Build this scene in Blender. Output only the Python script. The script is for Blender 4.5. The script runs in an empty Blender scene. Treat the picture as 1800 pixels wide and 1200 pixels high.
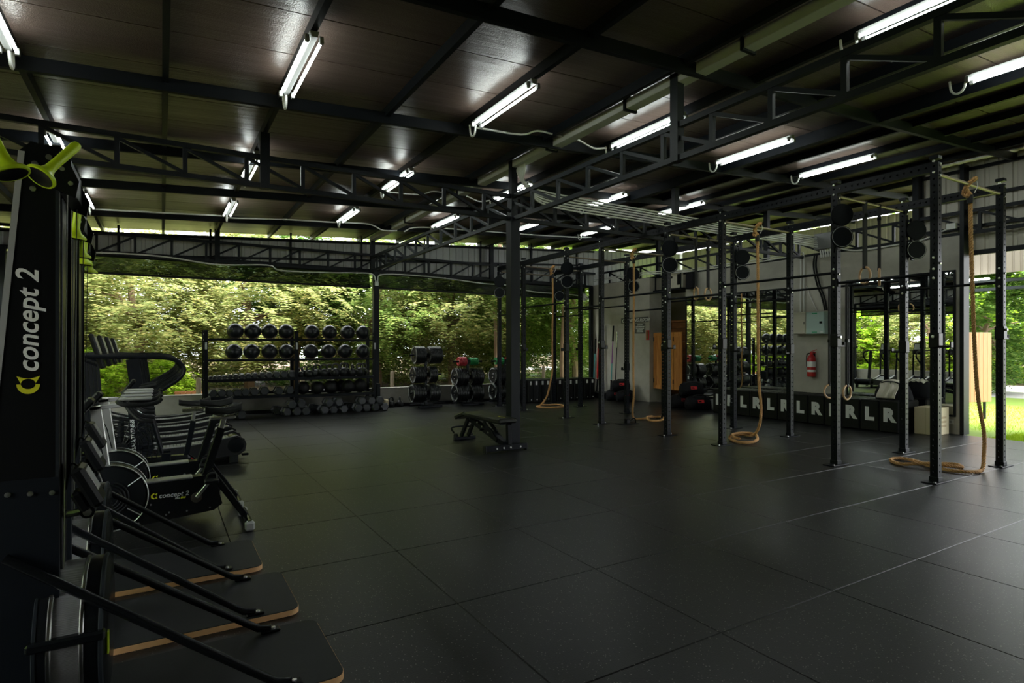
import bpy, bmesh, math, random
from math import sin, cos, pi, radians, sqrt, atan2
from mathutils import Vector, Matrix

S = bpy.context.scene
COL = S.collection

# ------------------------------------------------------------------ camera, sky, sun, exposure
CAM_H, F_PX, HORIZON = 1.45, 1026.0, 611.0
YAW = math.atan2(616.0, F_PX)                      # camera looks this far right of +Y (the rig's direction)
cd = bpy.data.cameras.new('camera'); cam = bpy.data.objects.new('camera', cd); COL.objects.link(cam)
cam.location = (0, 0, CAM_H); cam.rotation_euler = (pi / 2, 0, -YAW)
cd.sensor_width = 36.0; cd.lens = 36.0 * F_PX / 1800.0; cd.shift_y = (HORIZON - 600.0) / 1800.0
cd.clip_start = 0.05; cd.clip_end = 400
S.camera = cam

W = bpy.data.worlds.new('overcast_sky'); S.world = W; W.use_nodes = True
bg = W.node_tree.nodes['Background']; bg.inputs[0].default_value = (0.93, 0.97, 1.0, 1); bg.inputs[1].default_value = 3.7

sd = bpy.data.lights.new('sun', 'SUN'); sd.energy = 14.0; sd.angle = radians(25); sd.color = (1.0, 0.95, 0.86)
sun = bpy.data.objects.new('sun', sd); COL.objects.link(sun)
sun.rotation_euler = Vector((-0.30, 0.34, -0.89)).to_track_quat('-Z', 'Y').to_euler()

S.view_settings.view_transform = 'Standard'; S.view_settings.look = 'None'
S.view_settings.gamma = 1.0; S.view_settings.use_curve_mapping = False
S.view_settings.exposure = 0.95

# ------------------------------------------------------------------ helpers
RND = random.Random(7)

def V(*a): return Vector(a)

class MB:
    """collects shapes, then links them as one mesh object"""
    def __init__(s): s.v = []; s.f = []
    def add(s, vs, fs):
        n = len(s.v); s.v += [tuple(p) for p in vs]; s.f += [tuple(i + n for i in q) for q in fs]; return s
    def box(s, lo, hi):
        x0, y0, z0 = lo; x1, y1, z1 = hi
        return s.add([(x0,y0,z0),(x1,y0,z0),(x1,y1,z0),(x0,y1,z0),(x0,y0,z1),(x1,y0,z1),(x1,y1,z1),(x0,y1,z1)],
                     [(3,2,1,0),(4,5,6,7),(0,1,5,4),(1,2,6,5),(2,3,7,6),(3,0,4,7)])
    def cbox(s, lo, hi, c=0.004, m=None):
        """box with all edges chamfered"""
        L = [min(a, b) for a, b in zip(lo, hi)]; H = [max(a, b) for a, b in zip(lo, hi)]
        c = min([c] + [0.45 * (h - l) for l, h in zip(L, H)])
        vs = []; idx = {}
        for ax in range(3):
            for sg in (0, 1):
                for a in (0, 1):
                    for b in (0, 1):
                        p = [0, 0, 0]; o = [i for i in range(3) if i != ax]
                        p[ax] = (L, H)[sg][ax]
                        p[o[0]] = L[o[0]] + c if a == 0 else H[o[0]] - c
                        p[o[1]] = L[o[1]] + c if b == 0 else H[o[1]] - c
                        sgn = [0, 0, 0]; sgn[ax] = sg; sgn[o[0]] = a; sgn[o[1]] = b
                        idx[(ax,) + tuple(sgn)] = len(vs); vs.append(p)
        fs = []
        for ax in range(3):
            o = [i for i in range(3) if i != ax]
            for sg in (0, 1):
                q = []
                for a, b in ((0,0),(1,0),(1,1),(0,1)):
                    k = [0,0,0]; k[ax] = sg; k[o[0]] = a; k[o[1]] = b; q.append(idx[(ax,) + tuple(k)])
                fs.append(q)
            for a in (0, 1):
                for b in (0, 1):
                    k0 = [0,0,0]; k0[o[0]] = a; k0[o[1]] = b; k1 = list(k0); k1[ax] = 1
                    fs.append([idx[(o[0],)+tuple(k0)], idx[(o[0],)+tuple(k1)], idx[(o[1],)+tuple(k1)], idx[(o[1],)+tuple(k0)]])
        for k in [(a,b,d) for a in (0,1) for b in (0,1) for d in (0,1)]:
            fs.append([idx[(0,)+k], idx[(1,)+k], idx[(2,)+k]])
        cen = Vector([(a + b) / 2 for a, b in zip(L, H)]); out = []
        for q in fs:
            P = [Vector(vs[i]) for i in q]; n = (P[1]-P[0]).cross(P[2]-P[0])
            if n.dot(sum(P, Vector()) / len(P) - cen) < 0: q = list(reversed(q))
            out.append(q)
        if m is not None: vs = [m @ Vector(p) for p in vs]
        return s.add(vs, out)
    def bar(s, p, q, w, h, up=(0,0,1), ch=0.0):
        """rectangular bar p->q; w across, h along 'up'"""
        p = Vector(p); q = Vector(q); d = q - p; L = d.length; d.normalize()
        u = Vector(up); sd_ = d.cross(u)
        if sd_.length < 1e-4: u = Vector((1,0,0)); sd_ = d.cross(u)
        sd_.normalize(); u = sd_.cross(d)
        m = Matrix((( d.x, sd_.x, u.x, p.x),(d.y, sd_.y, u.y, p.y),(d.z, sd_.z, u.z, p.z),(0,0,0,1)))
        if ch > 0: return s.cbox((0,-w/2,-h/2),(L,w/2,h/2), ch, m)
        vs = [m @ Vector(t) for t in [(0,-w/2,-h/2),(L,-w/2,-h/2),(L,w/2,-h/2),(0,w/2,-h/2),(0,-w/2,h/2),(L,-w/2,h/2),(L,w/2,h/2),(0,w/2,h/2)]]
        return s.add(vs, [(3,2,1,0),(4,5,6,7),(0,1,5,4),(1,2,6,5),(2,3,7,6),(3,0,4,7)])
    def tube(s, pts, r, n=8, closed=False, caps=True):
        """round tube along points; r number or list"""
        P = [Vector(p) for p in pts]; N = len(P)
        R = r if isinstance(r, (list, tuple)) else [r] * N
        T = []
        for i in range(N):
            a = P[(i-1) % N] if (closed or i > 0) else P[i]; b = P[(i+1) % N] if (closed or i < N-1) else P[i]
            t = b - a; T.append(t.normalized() if t.length > 1e-9 else Vector((0,0,1)))
        u = T[0].cross(Vector((0,0,1)))
        if u.length < 1e-3: u = T[0].cross(Vector((1,0,0)))
        u.normalize(); vs = []
        for i in range(N):
            u = (u - T[i] * u.dot(T[i])); u.normalize(); w = T[i].cross(u)
            for k in range(n):
                a = 2*pi*k/n; vs.append(P[i] + (u*cos(a) + w*sin(a)) * R[i])
        fs = []
        for i in range(N if closed else N-1):
            j = (i+1) % N
            for k in range(n): fs.append((i*n+k, i*n+(k+1) % n, j*n+(k+1) % n, j*n+k))
        if caps and not closed: fs += [tuple(reversed(range(n))), tuple(range((N-1)*n, N*n))]
        return s.add(vs, fs)
    def cyl(s, p, q, r, n=16, r2=None): return s.tube([p, q], [r, r if r2 is None else r2], n)
    def lathe(s, prof, c=(0,0,0), axis='z', n=20):
        """profile [(r, t)] revolved round an axis through c"""
        c = Vector(c); vs = []; fs = []
        for r, t in prof:
            for k in range(n):
                a = 2*pi*k/n; x, y = r*cos(a), r*sin(a)
                vs.append(c + (Vector((x,y,t)) if axis == 'z' else Vector((t,x,y)) if axis == 'x' else Vector((y,t,x))))
        for i in range(len(prof)-1):
            for k in range(n): fs.append((i*n+k, i*n+(k+1) % n, (i+1)*n+(k+1) % n, (i+1)*n+k))
        return s.add(vs, fs)
    def ball(s, c, r, n=16, sq=(1,1,1)):
        m = n // 2; c = Vector(c); vs = []; fs = []
        for i in range(m+1):
            t = pi*i/m
            for k in range(n):
                a = 2*pi*k/n; vs.append(c + Vector((r*sq[0]*sin(t)*cos(a), r*sq[1]*sin(t)*sin(a), r*sq[2]*cos(t))))
        for i in range(m):
            for k in range(n): fs.append((i*n+k, (i+1)*n+k, (i+1)*n+(k+1) % n, i*n+(k+1) % n))
        return s.add(vs, fs)
    def prism(s, poly, a, b, axis='y'):
        """2-D outline extruded from a to b along axis; outline coords are the other two in order"""
        def P(u, w, t): return (t,u,w) if axis == 'x' else (u,t,w) if axis == 'y' else (u,w,t)
        n = len(poly); vs = [P(u,w,a) for u,w in poly] + [P(u,w,b) for u,w in poly]
        fs = [tuple(range(n)), tuple(reversed(range(n, 2*n)))] + [(i, i+n, (i+1) % n + n, (i+1) % n) for i in range(n)]
        k = len(s.v); s.add(vs, fs); return s
    def mesh(s, name, mat, smooth=True):
        me = bpy.data.meshes.new(name); me.from_pydata(s.v, [], s.f); me.validate()
        bm = bmesh.new(); bm.from_mesh(me); bmesh.ops.recalc_face_normals(bm, faces=bm.faces); bm.to_mesh(me); bm.free()
        if mat is not None: me.materials.append(mat)
        if smooth:
            me.polygons.foreach_set('use_smooth', [True] * len(me.polygons))
            me.set_sharp_from_angle(angle=radians(35))
        me.update(); return me
    def obj(s, name, mat, parent=None, smooth=True, label=None):
        return link(name, s.mesh(name, mat, smooth), parent, label)

def link(name, me, parent=None, label=None):
    o = bpy.data.objects.new(name, me); COL.objects.link(o)
    if parent is not None: o.parent = parent; KIDS.setdefault(parent.name, []).append(o)
    if label: o['label'] = label
    return o
KIDS = {}
def tag(o, label, cat, group=None, kind=None):
    o['label'] = label; o['category'] = cat
    if group: o['group'] = group
    if kind: o['kind'] = kind
    return o
def thing(name, label, cat, loc=(0,0,0), rz=0.0, group=None):
    o = bpy.data.objects.new(name, None); COL.objects.link(o); o.location = loc; o.rotation_euler = (0,0,rz)
    o.empty_display_size = 0.05
    return tag(o, label, cat, group)
def struct(o, label=None, cat=None):
    o['kind'] = 'structure'
    if label: o['label'] = label
    if cat: o['category'] = cat
    return o
def kids(o): return KIDS.get(o.name, [])
def dup(root, loc, rz=None, label=None, group=None, scale=None):
    r = root.copy(); COL.objects.link(r); r.location = loc
    if rz is not None: r.rotation_euler = (0,0,rz)
    if label: r['label'] = label
    if group: r['group'] = group
    if scale: r.scale = scale
    for ch in list(kids(root)):
        c = ch.copy(); COL.objects.link(c); c.parent = r; KIDS.setdefault(r.name, []).append(c)
        for g in list(kids(ch)):
            d = g.copy(); COL.objects.link(d); d.parent = c; KIDS.setdefault(c.name, []).append(d)
    return r
ORD = ['first','second','third','fourth','fifth','sixth','seventh','eighth','ninth','tenth','eleventh','twelfth','thirteenth','fourteenth','fifteenth','sixteenth','seventeenth','eighteenth','nineteenth','twentieth']

# ------------------------------------------------------------------ materials
def mat(name, col, rough=0.5, metal=0.0, spec=0.5, noise=None, bump=None, rand=0.0, emit=None, coat=0.0):
    """noise=(scale, amount, col2) mottles colour; bump=(scale, strength, dist); rand varies tone by object"""
    m = bpy.data.materials.new(name); m.use_nodes = True; nt = m.node_tree; b = nt.nodes['Principled BSDF']
    b.inputs['Base Color'].default_value = (*col, 1); b.inputs['Roughness'].default_value = rough
    b.inputs['Metallic'].default_value = metal; b.inputs['Specular IOR Level'].default_value = spec
    b.inputs['Coat Weight'].default_value = coat
    if emit: b.inputs['Emission Color'].default_value = (*emit[0], 1); b.inputs['Emission Strength'].default_value = emit[1]
    out = None
    if noise or bump:
        tc = nt.nodes.new('ShaderNodeTexCoord')
    if noise:
        nz = nt.nodes.new('ShaderNodeTexNoise'); nz.inputs['Scale'].default_value = noise[0]; nz.inputs['Detail'].default_value = 6
        nz.inputs['Roughness'].default_value = 0.65
        nt.links.new(tc.outputs['Object'], nz.inputs['Vector'])
        rp = nt.nodes.new('ShaderNodeValToRGB'); rp.color_ramp.elements[0].position = 0.5 - 0.5*noise[1]; rp.color_ramp.elements[1].position = 0.5 + 0.5*noise[1]
        rp.color_ramp.elements[0].color = (*col, 1); rp.color_ramp.elements[1].color = (*noise[2], 1)
        nt.links.new(nz.outputs['Fac'], rp.inputs['Fac']); out = rp.outputs['Color']
        nt.links.new(out, b.inputs['Base Color'])
    if rand:
        oi = nt.nodes.new('ShaderNodeObjectInfo'); mr = nt.nodes.new('ShaderNodeMapRange')
        mr.inputs['To Min'].default_value = 1 - rand; mr.inputs['To Max'].default_value = 1 + rand
        nt.links.new(oi.outputs['Random'], mr.inputs['Value'])
        hs = nt.nodes.new('ShaderNodeHueSaturation'); hs.inputs['Color'].default_value = (*col, 1)
        nt.links.new(mr.outputs['Result'], hs.inputs['Value'])
        if out is not None: nt.links.new(out, hs.inputs['Color'])
        nt.links.new(hs.outputs['Color'], b.inputs['Base Color'])
    if bump:
        nb = nt.nodes.new('ShaderNodeTexNoise'); nb.inputs['Scale'].default_value = bump[0]; nb.inputs['Detail'].default_value = 3
        nt.links.new(tc.outputs['Object'], nb.inputs['Vector'])
        bp = nt.nodes.new('ShaderNodeBump'); bp.inputs['Strength'].default_value = bump[1]; bp.inputs['Distance'].default_value = bump[2]
        nt.links.new(nb.outputs['Fac'], bp.inputs['Height']); nt.links.new(bp.outputs['Normal'], b.inputs['Normal'])
    return m

K = {}
K['steel'] = mat('black_painted_steel', (0.0065,0.0085,0.0115), 0.45, 0.0, 0.16)
K['steel_grey'] = mat('dark_grey_primer_steel', (0.016,0.020,0.024), 0.45, 0.0, 0.2)
K['rig'] = mat('rig_powder_coat', (0.0042,0.0056,0.008), 0.42, 0.0, 0.14)
K['bolt'] = mat('zinc_bolt', (0.62,0.62,0.60), 0.3, 1.0)
K['chrome'] = mat('bright_steel', (0.62,0.62,0.60), 0.22, 1.0)
K['brass_bar'] = mat('worn_steel_bar', (0.16,0.13,0.095), 0.5, 0.7)
K['alu'] = mat('brushed_aluminium', (0.50,0.51,0.49), 0.38, 1.0)
K['grey_plastic'] = mat('grey_plastic', (0.30,0.31,0.30), 0.45)
K['black_plastic'] = mat('black_plastic', (0.0045,0.0052,0.006), 0.38, 0.0, 0.18)
K['black_gloss'] = mat('black_gloss_paint', (0.005,0.006,0.007), 0.26, 0.0, 0.25)
K['rubber'] = mat('black_rubber', (0.009,0.010,0.011), 0.5, 0.0, 0.25, bump=(180,0.12,0.002))
K['rubber_plate'] = mat('black_plate_rubber', (0.008,0.009,0.010), 0.36, 0.0, 0.3)
K['hexrub'] = mat('hex_dumbbell_rubber', (0.030,0.033,0.037), 0.33, 0.0, 0.6)
K['vinyl'] = mat('black_vinyl', (0.007,0.0075,0.008), 0.42, 0.0, 0.25, bump=(90,0.1,0.003))
K['fabric'] = mat('black_nylon_fabric', (0.008,0.008,0.011), 0.75, 0.0, 0.2, bump=(220,0.3,0.002))
K['ballskin'] = mat('black_leather_ball', (0.007,0.009,0.011), 0.34, 0.0, 0.35, bump=(60,0.06,0.004))
K['slam'] = mat('black_slam_rubber', (0.008,0.008,0.009), 0.55, 0.0, 0.25, bump=(140,0.35,0.003))
K['iron'] = mat('cast_iron_black', (0.009,0.010,0.011), 0.36, 0.0, 0.3, bump=(120,0.15,0.002))
K['lime'] = mat('lime_plastic', (0.50,0.68,0.012), 0.4)
K['lime_print'] = mat('lime_print', (0.62,0.62,0.015), 0.5)
K['white_print'] = mat('white_print', (0.74,0.75,0.73), 0.55)
K['grey_print'] = mat('grey_print', (0.34,0.35,0.35), 0.55)
K['red_print'] = mat('red_print', (0.55,0.02,0.025), 0.5)
K['red_paint'] = mat('red_gloss_paint', (0.42,0.012,0.014), 0.3)
K['red_rub'] = mat('red_plate_rubber', (0.36,0.022,0.035), 0.42)
K['green_rub'] = mat('green_plate_rubber', (0.006,0.20,0.05), 0.42)
K['white_pvc'] = mat('white_conduit', (0.62,0.63,0.60), 0.45)
K['enamel'] = mat('white_lamp_enamel', (0.16,0.165,0.16), 0.4)
K['tubelight'] = mat('lit_fluorescent_tube', (0.9,0.9,0.9), 0.4, emit=((0.92,1.0,0.95), 17.0))
K['tray'] = mat('galvanised_gutter', (0.50,0.51,0.47), 0.45, 0.1)
K['concrete'] = mat('polished_concrete', (0.29,0.275,0.235), 0.55, noise=(2.2,0.6,(0.46,0.44,0.375)), bump=(14,0.12,0.01))
K['concrete_dark'] = mat('low_wall_concrete', (0.22,0.21,0.18), 0.7, noise=(2.6,0.6,(0.37,0.355,0.31)), bump=(16,0.15,0.01))
K['sheet'] = mat('corrugated_sheet', (0.36,0.37,0.37), 0.5, 0.0, noise=(1.2,0.7,(0.44,0.445,0.43)))
K['sheet_cream'] = mat('cream_corrugated_sheet', (0.50,0.47,0.39), 0.5, 0.0, noise=(1.2,0.7,(0.56,0.53,0.45)))
K['eave'] = mat('weathered_eave_sheet', (0.13,0.105,0.085), 0.6)
K['rope'] = mat('manila_rope', (0.44,0.23,0.08), 0.85, noise=(40,0.8,(0.62,0.36,0.15)), bump=(220,0.5,0.003))
K['ringwood'] = mat('beech_ring', (0.46,0.27,0.13), 0.5, noise=(18,0.7,(0.56,0.36,0.19)))
K['ply'] = mat('plywood_edge', (0.62,0.34,0.14), 0.6, noise=(30,0.7,(0.70,0.42,0.20)))
K['matdeck'] = mat('black_ply_deck', (0.008,0.009,0.010), 0.55, 0.0, 0.22, noise=(4,0.8,(0.015,0.017,0.018)), bump=(200,0.12,0.002))
K['cream'] = mat('cream_card_box', (0.52,0.45,0.29), 0.7)
K['cream_panel'] = mat('cream_metal_box', (0.55,0.52,0.42), 0.45)
K['mint_panel'] = mat('pale_green_metal_box', (0.42,0.55,0.52), 0.4)
K['green_print'] = mat('green_print', (0.02,0.35,0.16), 0.5)
K['towel'] = mat('cream_towel', (0.66,0.62,0.52), 0.95, bump=(60,0.5,0.01))
K['purple'] = mat('purple_bar_coat', (0.22,0.03,0.25), 0.35)
K['teal'] = mat('teal_bar_coat', (0.05,0.36,0.38), 0.35)
K['signgrey'] = mat('grey_sign_board', (0.10,0.10,0.095), 0.6)
K['strap'] = mat('black_webbing', (0.012,0.012,0.013), 0.7)
K['turf_pad'] = mat('olive_vinyl_pad', (0.010,0.012,0.008), 0.34, 0.0, 0.35)
K['bark'] = mat('bark', (0.16,0.105,0.07), 0.9, noise=(9,0.8,(0.26,0.18,0.12)), bump=(25,0.6,0.02))
K['palebark'] = mat('pale_bark', (0.30,0.19,0.13), 0.85, noise=(6,0.8,(0.42,0.28,0.19)), bump=(22,0.4,0.02))
K['fencewood'] = mat('weathered_post', (0.26,0.21,0.15), 0.9, noise=(14,0.8,(0.36,0.30,0.22)))
K['road'] = mat('pale_asphalt', (0.30,0.29,0.28), 0.9, noise=(9,0.8,(0.36,0.35,0.33)))
K['stone_mirror'] = mat('mirror_silver', (0.80,0.83,0.81), 0.0, 1.0)

def wood_mat(name, c1, c2, scale=(1,1,14)):
    m = mat(name, c1, 0.55); nt = m.node_tree; b = nt.nodes['Principled BSDF']
    tc = nt.nodes.new('ShaderNodeTexCoord'); mp = nt.nodes.new('ShaderNodeMapping'); mp.inputs['Scale'].default_value = scale
    nz = nt.nodes.new('ShaderNodeTexNoise'); nz.inputs['Scale'].default_value = 6; nz.inputs['Detail'].default_value = 8; nz.inputs['Distortion'].default_value = 0.6
    rp = nt.nodes.new('ShaderNodeValToRGB'); rp.color_ramp.elements[0].position = 0.3; rp.color_ramp.elements[1].position = 0.72
    rp.color_ramp.elements[0].color = (*c1,1); rp.color_ramp.elements[1].color = (*c2,1)
    nt.links.new(tc.outputs['Object'], mp.inputs['Vector']); nt.links.new(mp.outputs['Vector'], nz.inputs['Vector'])
    nt.links.new(nz.outputs['Fac'], rp.inputs['Fac']); nt.links.new(rp.outputs['Color'], b.inputs['Base Color'])
    return m
K['doorwood'] = wood_mat('teak_door_wood', (0.36,0.115,0.020), (0.60,0.26,0.060), (7,7,0.5))
K['darkwood'] = wood_mat('dark_teak', (0.13,0.045,0.010), (0.26,0.105,0.028), (0.5,0.5,7))
K['palewood'] = wood_mat('pale_deck_board', (0.26,0.115,0.045), (0.34,0.17,0.075), (9,9,0.4))

def leaf_mat(name, c1, c2, c3):
    m = bpy.data.materials.new(name); m.use_nodes = True; nt = m.node_tree
    for n in list(nt.nodes): nt.nodes.remove(n)
    out = nt.nodes.new('ShaderNodeOutputMaterial'); mix = nt.nodes.new('ShaderNodeMixShader'); mix.inputs[0].default_value = 0.5
    d = nt.nodes.new('ShaderNodeBsdfDiffuse'); t = nt.nodes.new('ShaderNodeBsdfTranslucent')
    g = nt.nodes.new('ShaderNodeNewGeometry'); rp = nt.nodes.new('ShaderNodeValToRGB')
    e = rp.color_ramp.elements; e[0].position = 0.0; e[0].color = (*c1,1); e[1].position = 1.0; e[1].color = (*c3,1)
    k = e.new(0.55); k.color = (*c2,1)
    nt.links.new(g.outputs['Random Per Island'], rp.inputs['Fac'])
    nt.links.new(rp.outputs['Color'], d.inputs['Color']); nt.links.new(rp.outputs['Color'], t.inputs['Color'])
    nt.links.new(d.outputs[0], mix.inputs[1]); nt.links.new(t.outputs[0], mix.inputs[2]); nt.links.new(mix.outputs[0], out.inputs[0])
    return m
K['leaf_yellow'] = leaf_mat('yellow_green_leaf', (0.20,0.26,0.085), (0.33,0.38,0.145), (0.52,0.46,0.19))
K['leaf_green'] = leaf_mat('mid_green_leaf', (0.13,0.22,0.055), (0.24,0.35,0.095), (0.40,0.44,0.14))
K['leaf_dark'] = leaf_mat('deep_green_leaf', (0.06,0.13,0.03), (0.12,0.22,0.05), (0.24,0.33,0.09))
K['leaf_bright'] = leaf_mat('bright_lime_leaf', (0.20,0.40,0.03), (0.36,0.55,0.05), (0.55,0.66,0.10))
K['grass'] = leaf_mat('lawn_blade', (0.15,0.27,0.015), (0.24,0.37,0.02), (0.34,0.43,0.04))
K['straw'] = leaf_mat('dry_straw', (0.105,0.07,0.034), (0.15,0.102,0.054), (0.19,0.14,0.082))

def rubber_mat():
    """speckled gym flooring"""
    m = mat('speckled_rubber_mat', (0.018,0.019,0.020), 0.5, 0.0, 0.30); nt = m.node_tree; b = nt.nodes['Principled BSDF']
    tc = nt.nodes.new('ShaderNodeTexCoord'); oi = nt.nodes.new('ShaderNodeObjectInfo')
    ad = nt.nodes.new('ShaderNodeVectorMath'); ad.operation = 'ADD'
    nt.links.new(tc.outputs['Object'], ad.inputs[0]); nt.links.new(oi.outputs['Location'], ad.inputs[1])
    vo = nt.nodes.new('ShaderNodeTexVoronoi'); vo.inputs['Scale'].default_value = 85
    nt.links.new(ad.outputs[0], vo.inputs['Vector'])
    nz = nt.nodes.new('ShaderNodeTexNoise'); nz.inputs['Scale'].default_value = 130; nz.inputs['Detail'].default_value = 2
    nt.links.new(ad.outputs[0], nz.inputs['Vector'])
    lt = nt.nodes.new('ShaderNodeMath'); lt.operation = 'LESS_THAN'; lt.inputs[1].default_value = 0.26; nt.links.new(vo.outputs['Distance'], lt.inputs[0])
    sep = nt.nodes.new('ShaderNodeSeparateColor'); nt.links.new(vo.outputs['Color'], sep.inputs[0])
    gt = nt.nodes.new('ShaderNodeMath'); gt.operation = 'GREATER_THAN'; gt.inputs[1].default_value = 0.80; nt.links.new(sep.outputs[0], gt.inputs[0])
    fl = nt.nodes.new('ShaderNodeMath'); fl.operation = 'MULTIPLY'; nt.links.new(lt.outputs[0], fl.inputs[0]); nt.links.new(gt.outputs[0], fl.inputs[1])
    # scuffs with their own shape
    sc = nt.nodes.new('ShaderNodeTexNoise'); sc.inputs['Scale'].default_value = 0.8; sc.inputs['Detail'].default_value = 6; nt.links.new(ad.outputs[0], sc.inputs['Vector'])
    rp = nt.nodes.new('ShaderNodeValToRGB'); rp.color_ramp.elements[0].position = 0.36; rp.color_ramp.elements[1].position = 0.72
    rp.color_ramp.elements[0].color = (0.0050,0.0055,0.0060,1); rp.color_ramp.elements[1].color = (0.0100,0.0106,0.0104,1)
    nt.links.new(sc.outputs['Fac'], rp.inputs['Fac'])
    hs = nt.nodes.new('ShaderNodeHueSaturation'); mr = nt.nodes.new('ShaderNodeMapRange'); mr.inputs['To Min'].default_value = 0.75; mr.inputs['To Max'].default_value = 1.3
    nt.links.new(oi.outputs['Random'], mr.inputs['Value']); nt.links.new(mr.outputs['Result'], hs.inputs['Value']); nt.links.new(rp.outputs['Color'], hs.inputs['Color'])
    mx = nt.nodes.new('ShaderNodeMixRGB'); mx.inputs[2].default_value = (0.17,0.165,0.145,1)
    nt.links.new(fl.outputs[0], mx.inputs[0]); nt.links.new(hs.outputs['Color'], mx.inputs[1]); nt.links.new(mx.outputs[0], b.inputs['Base Color'])
    r2 = nt.nodes.new('ShaderNodeMapRange'); r2.inputs['To Min'].default_value = 0.34; r2.inputs['To Max'].default_value = 0.40
    nt.links.new(sc.outputs['Fac'], r2.inputs['Value']); nt.links.new(r2.outputs['Result'], b.inputs['Roughness'])
    bp = nt.nodes.new('ShaderNodeBump'); bp.inputs['Strength'].default_value = 0.25; bp.inputs['Distance'].default_value = 0.002
    nt.links.new(nz.outputs['Fac'], bp.inputs['Height']); nt.links.new(bp.outputs['Normal'], b.inputs['Normal'])
    return m
K['floor'] = rubber_mat()

def foil_mat():
    """dark embossed roof foil"""
    m = mat('dark_roof_foil', (0.088,0.062,0.050), 0.31, 0.0, 0.6, rand=0.12); nt = m.node_tree; b = nt.nodes['Principled BSDF']
    tc = nt.nodes.new('ShaderNodeTexCoord')
    vo = nt.nodes.new('ShaderNodeTexVoronoi'); vo.inputs['Scale'].default_value = 90; nt.links.new(tc.outputs['Object'], vo.inputs['Vector'])
    mp = nt.nodes.new('ShaderNodeMapping'); mp.inputs['Scale'].default_value = (0.25, 3.4, 1); nt.links.new(tc.outputs['Object'], mp.inputs['Vector'])
    wv = nt.nodes.new('ShaderNodeTexNoise'); wv.inputs['Scale'].default_value = 2.2; wv.inputs['Detail'].default_value = 3; nt.links.new(mp.outputs['Vector'], wv.inputs['Vector'])
    b1 = nt.nodes.new('ShaderNodeBump'); b1.inputs['Strength'].default_value = 0.5; b1.inputs['Distance'].default_value = 0.003
    b2 = nt.nodes.new('ShaderNodeBump'); b2.inputs['Strength'].default_value = 0.35; b2.inputs['Distance'].default_value = 0.03
    nt.links.new(vo.outputs['Distance'], b1.inputs['Height']); nt.links.new(wv.outputs['Fac'], b2.inputs['Height'])
    nt.links.new(b2.outputs['Normal'], b1.inputs['Normal']); nt.links.new(b1.outputs['Normal'], b.inputs['Normal'])
    return m
K['foil'] = foil_mat()

def screen_mat():
    """smoked see-through roll-down blind"""
    m = bpy.data.materials.new('smoked_blind_film'); m.use_nodes = True; nt = m.node_tree
    for n in list(nt.nodes): nt.nodes.remove(n)
    out = nt.nodes.new('ShaderNodeOutputMaterial'); mix = nt.nodes.new('ShaderNodeMixShader'); mix.inputs[0].default_value = 0.18
    tr = nt.nodes.new('ShaderNodeBsdfTransparent'); tr.inputs[0].default_value = (0.22,0.25,0.19,1)
    gl = nt.nodes.new('ShaderNodeBsdfPrincipled'); gl.inputs['Base Color'].default_value = (0.012,0.014,0.013,1); gl.inputs['Roughness'].default_value = 0.25
    nt.links.new(tr.outputs[0], mix.inputs[1]); nt.links.new(gl.outputs[0], mix.inputs[2]); nt.links.new(mix.outputs[0], out.inputs[0])
    return m
K['film'] = screen_mat()

def text_mesh(name, body, size, material, shear=0.0, bold=0.0, extrude=0.002, spacing=1.0, align='LEFT'):
    """flat lettering lying in its own XY plane, as a mesh"""
    cu = bpy.data.curves.new(name, 'FONT'); cu.body = body; cu.size = size; cu.shear = shear; cu.offset = bold
    cu.extrude = extrude; cu.space_character = spacing; cu.align_x = align; cu.resolution_u = 3
    o = bpy.data.objects.new(name, cu); COL.objects.link(o)
    bpy.context.view_layer.update()
    me = bpy.data.meshes.new_from_object(o.evaluated_get(bpy.context.evaluated_depsgraph_get()))
    bpy.data.objects.remove(o); me.name = name
    me.materials.clear(); me.materials.append(material)
    return me
def place_text(name, me, parent, origin, xdir, ydir, label=None):
    x = Vector(xdir).normalized(); y = Vector(ydir).normalized(); z = x.cross(y); o = Vector(origin)
    m = Matrix(((x.x,y.x,z.x,o.x),(x.y,y.y,z.y,o.y),(x.z,y.z,z.z,o.z),(0,0,0,1)))
    me = me.copy(); me.transform(m)
    return link(name, me, parent, label)

# ================================================================== THE BUILDING
def zr(x): return 3.965 + 0.055 * x            # underside of the roof foil
def roof_bar(m, p, q, w, h): m.bar(p, q, w, h)

# floor slab with one-metre mats
flo = MB().box((-2.62,-3.02,-0.16), (11.46,14.0,-0.022)).obj('floor', mat('floor_slab', (0.16,0.155,0.145), 0.8), smooth=False)
struct(flo, 'gym floor of black speckled square rubber mats')
me = MB().cbox((0.0018,0.0018,-0.02),(0.9982,0.9982,0.0), 0.003).mesh('rubber_mat', K['floor'], False)
XS = [-2.56 + i for i in range(14)]
for i, x in enumerate(XS):
    for j in range(-3, 14):
        o = link('rubber_mat', me, flo); o.location = (x, j, 0)
        o.rotation_euler = (0,0,0)

# low walls
wf = MB().box((-2.75,13.95,-0.1),(11.2,14.12,0.44)).obj('wall_far', K['concrete_dark'], smooth=False); struct(wf, 'low grey concrete wall behind the racks')
MB().cbox((-2.6,13.925,0.0),(11.1,13.95,0.07),0.004).obj('base_strip', K['rubber'], wf)
MB().cbox((-2.77,13.93,0.44),(11.2,14.14,0.465),0.004).obj('coping', K['concrete_dark'], wf)
wl = MB().box((-2.78,-3.0,-0.1),(-2.62,13.95,0.55)).obj('wall_left', K['concrete'], smooth=False); struct(wl, 'low grey concrete wall behind the exercise machines')

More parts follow.
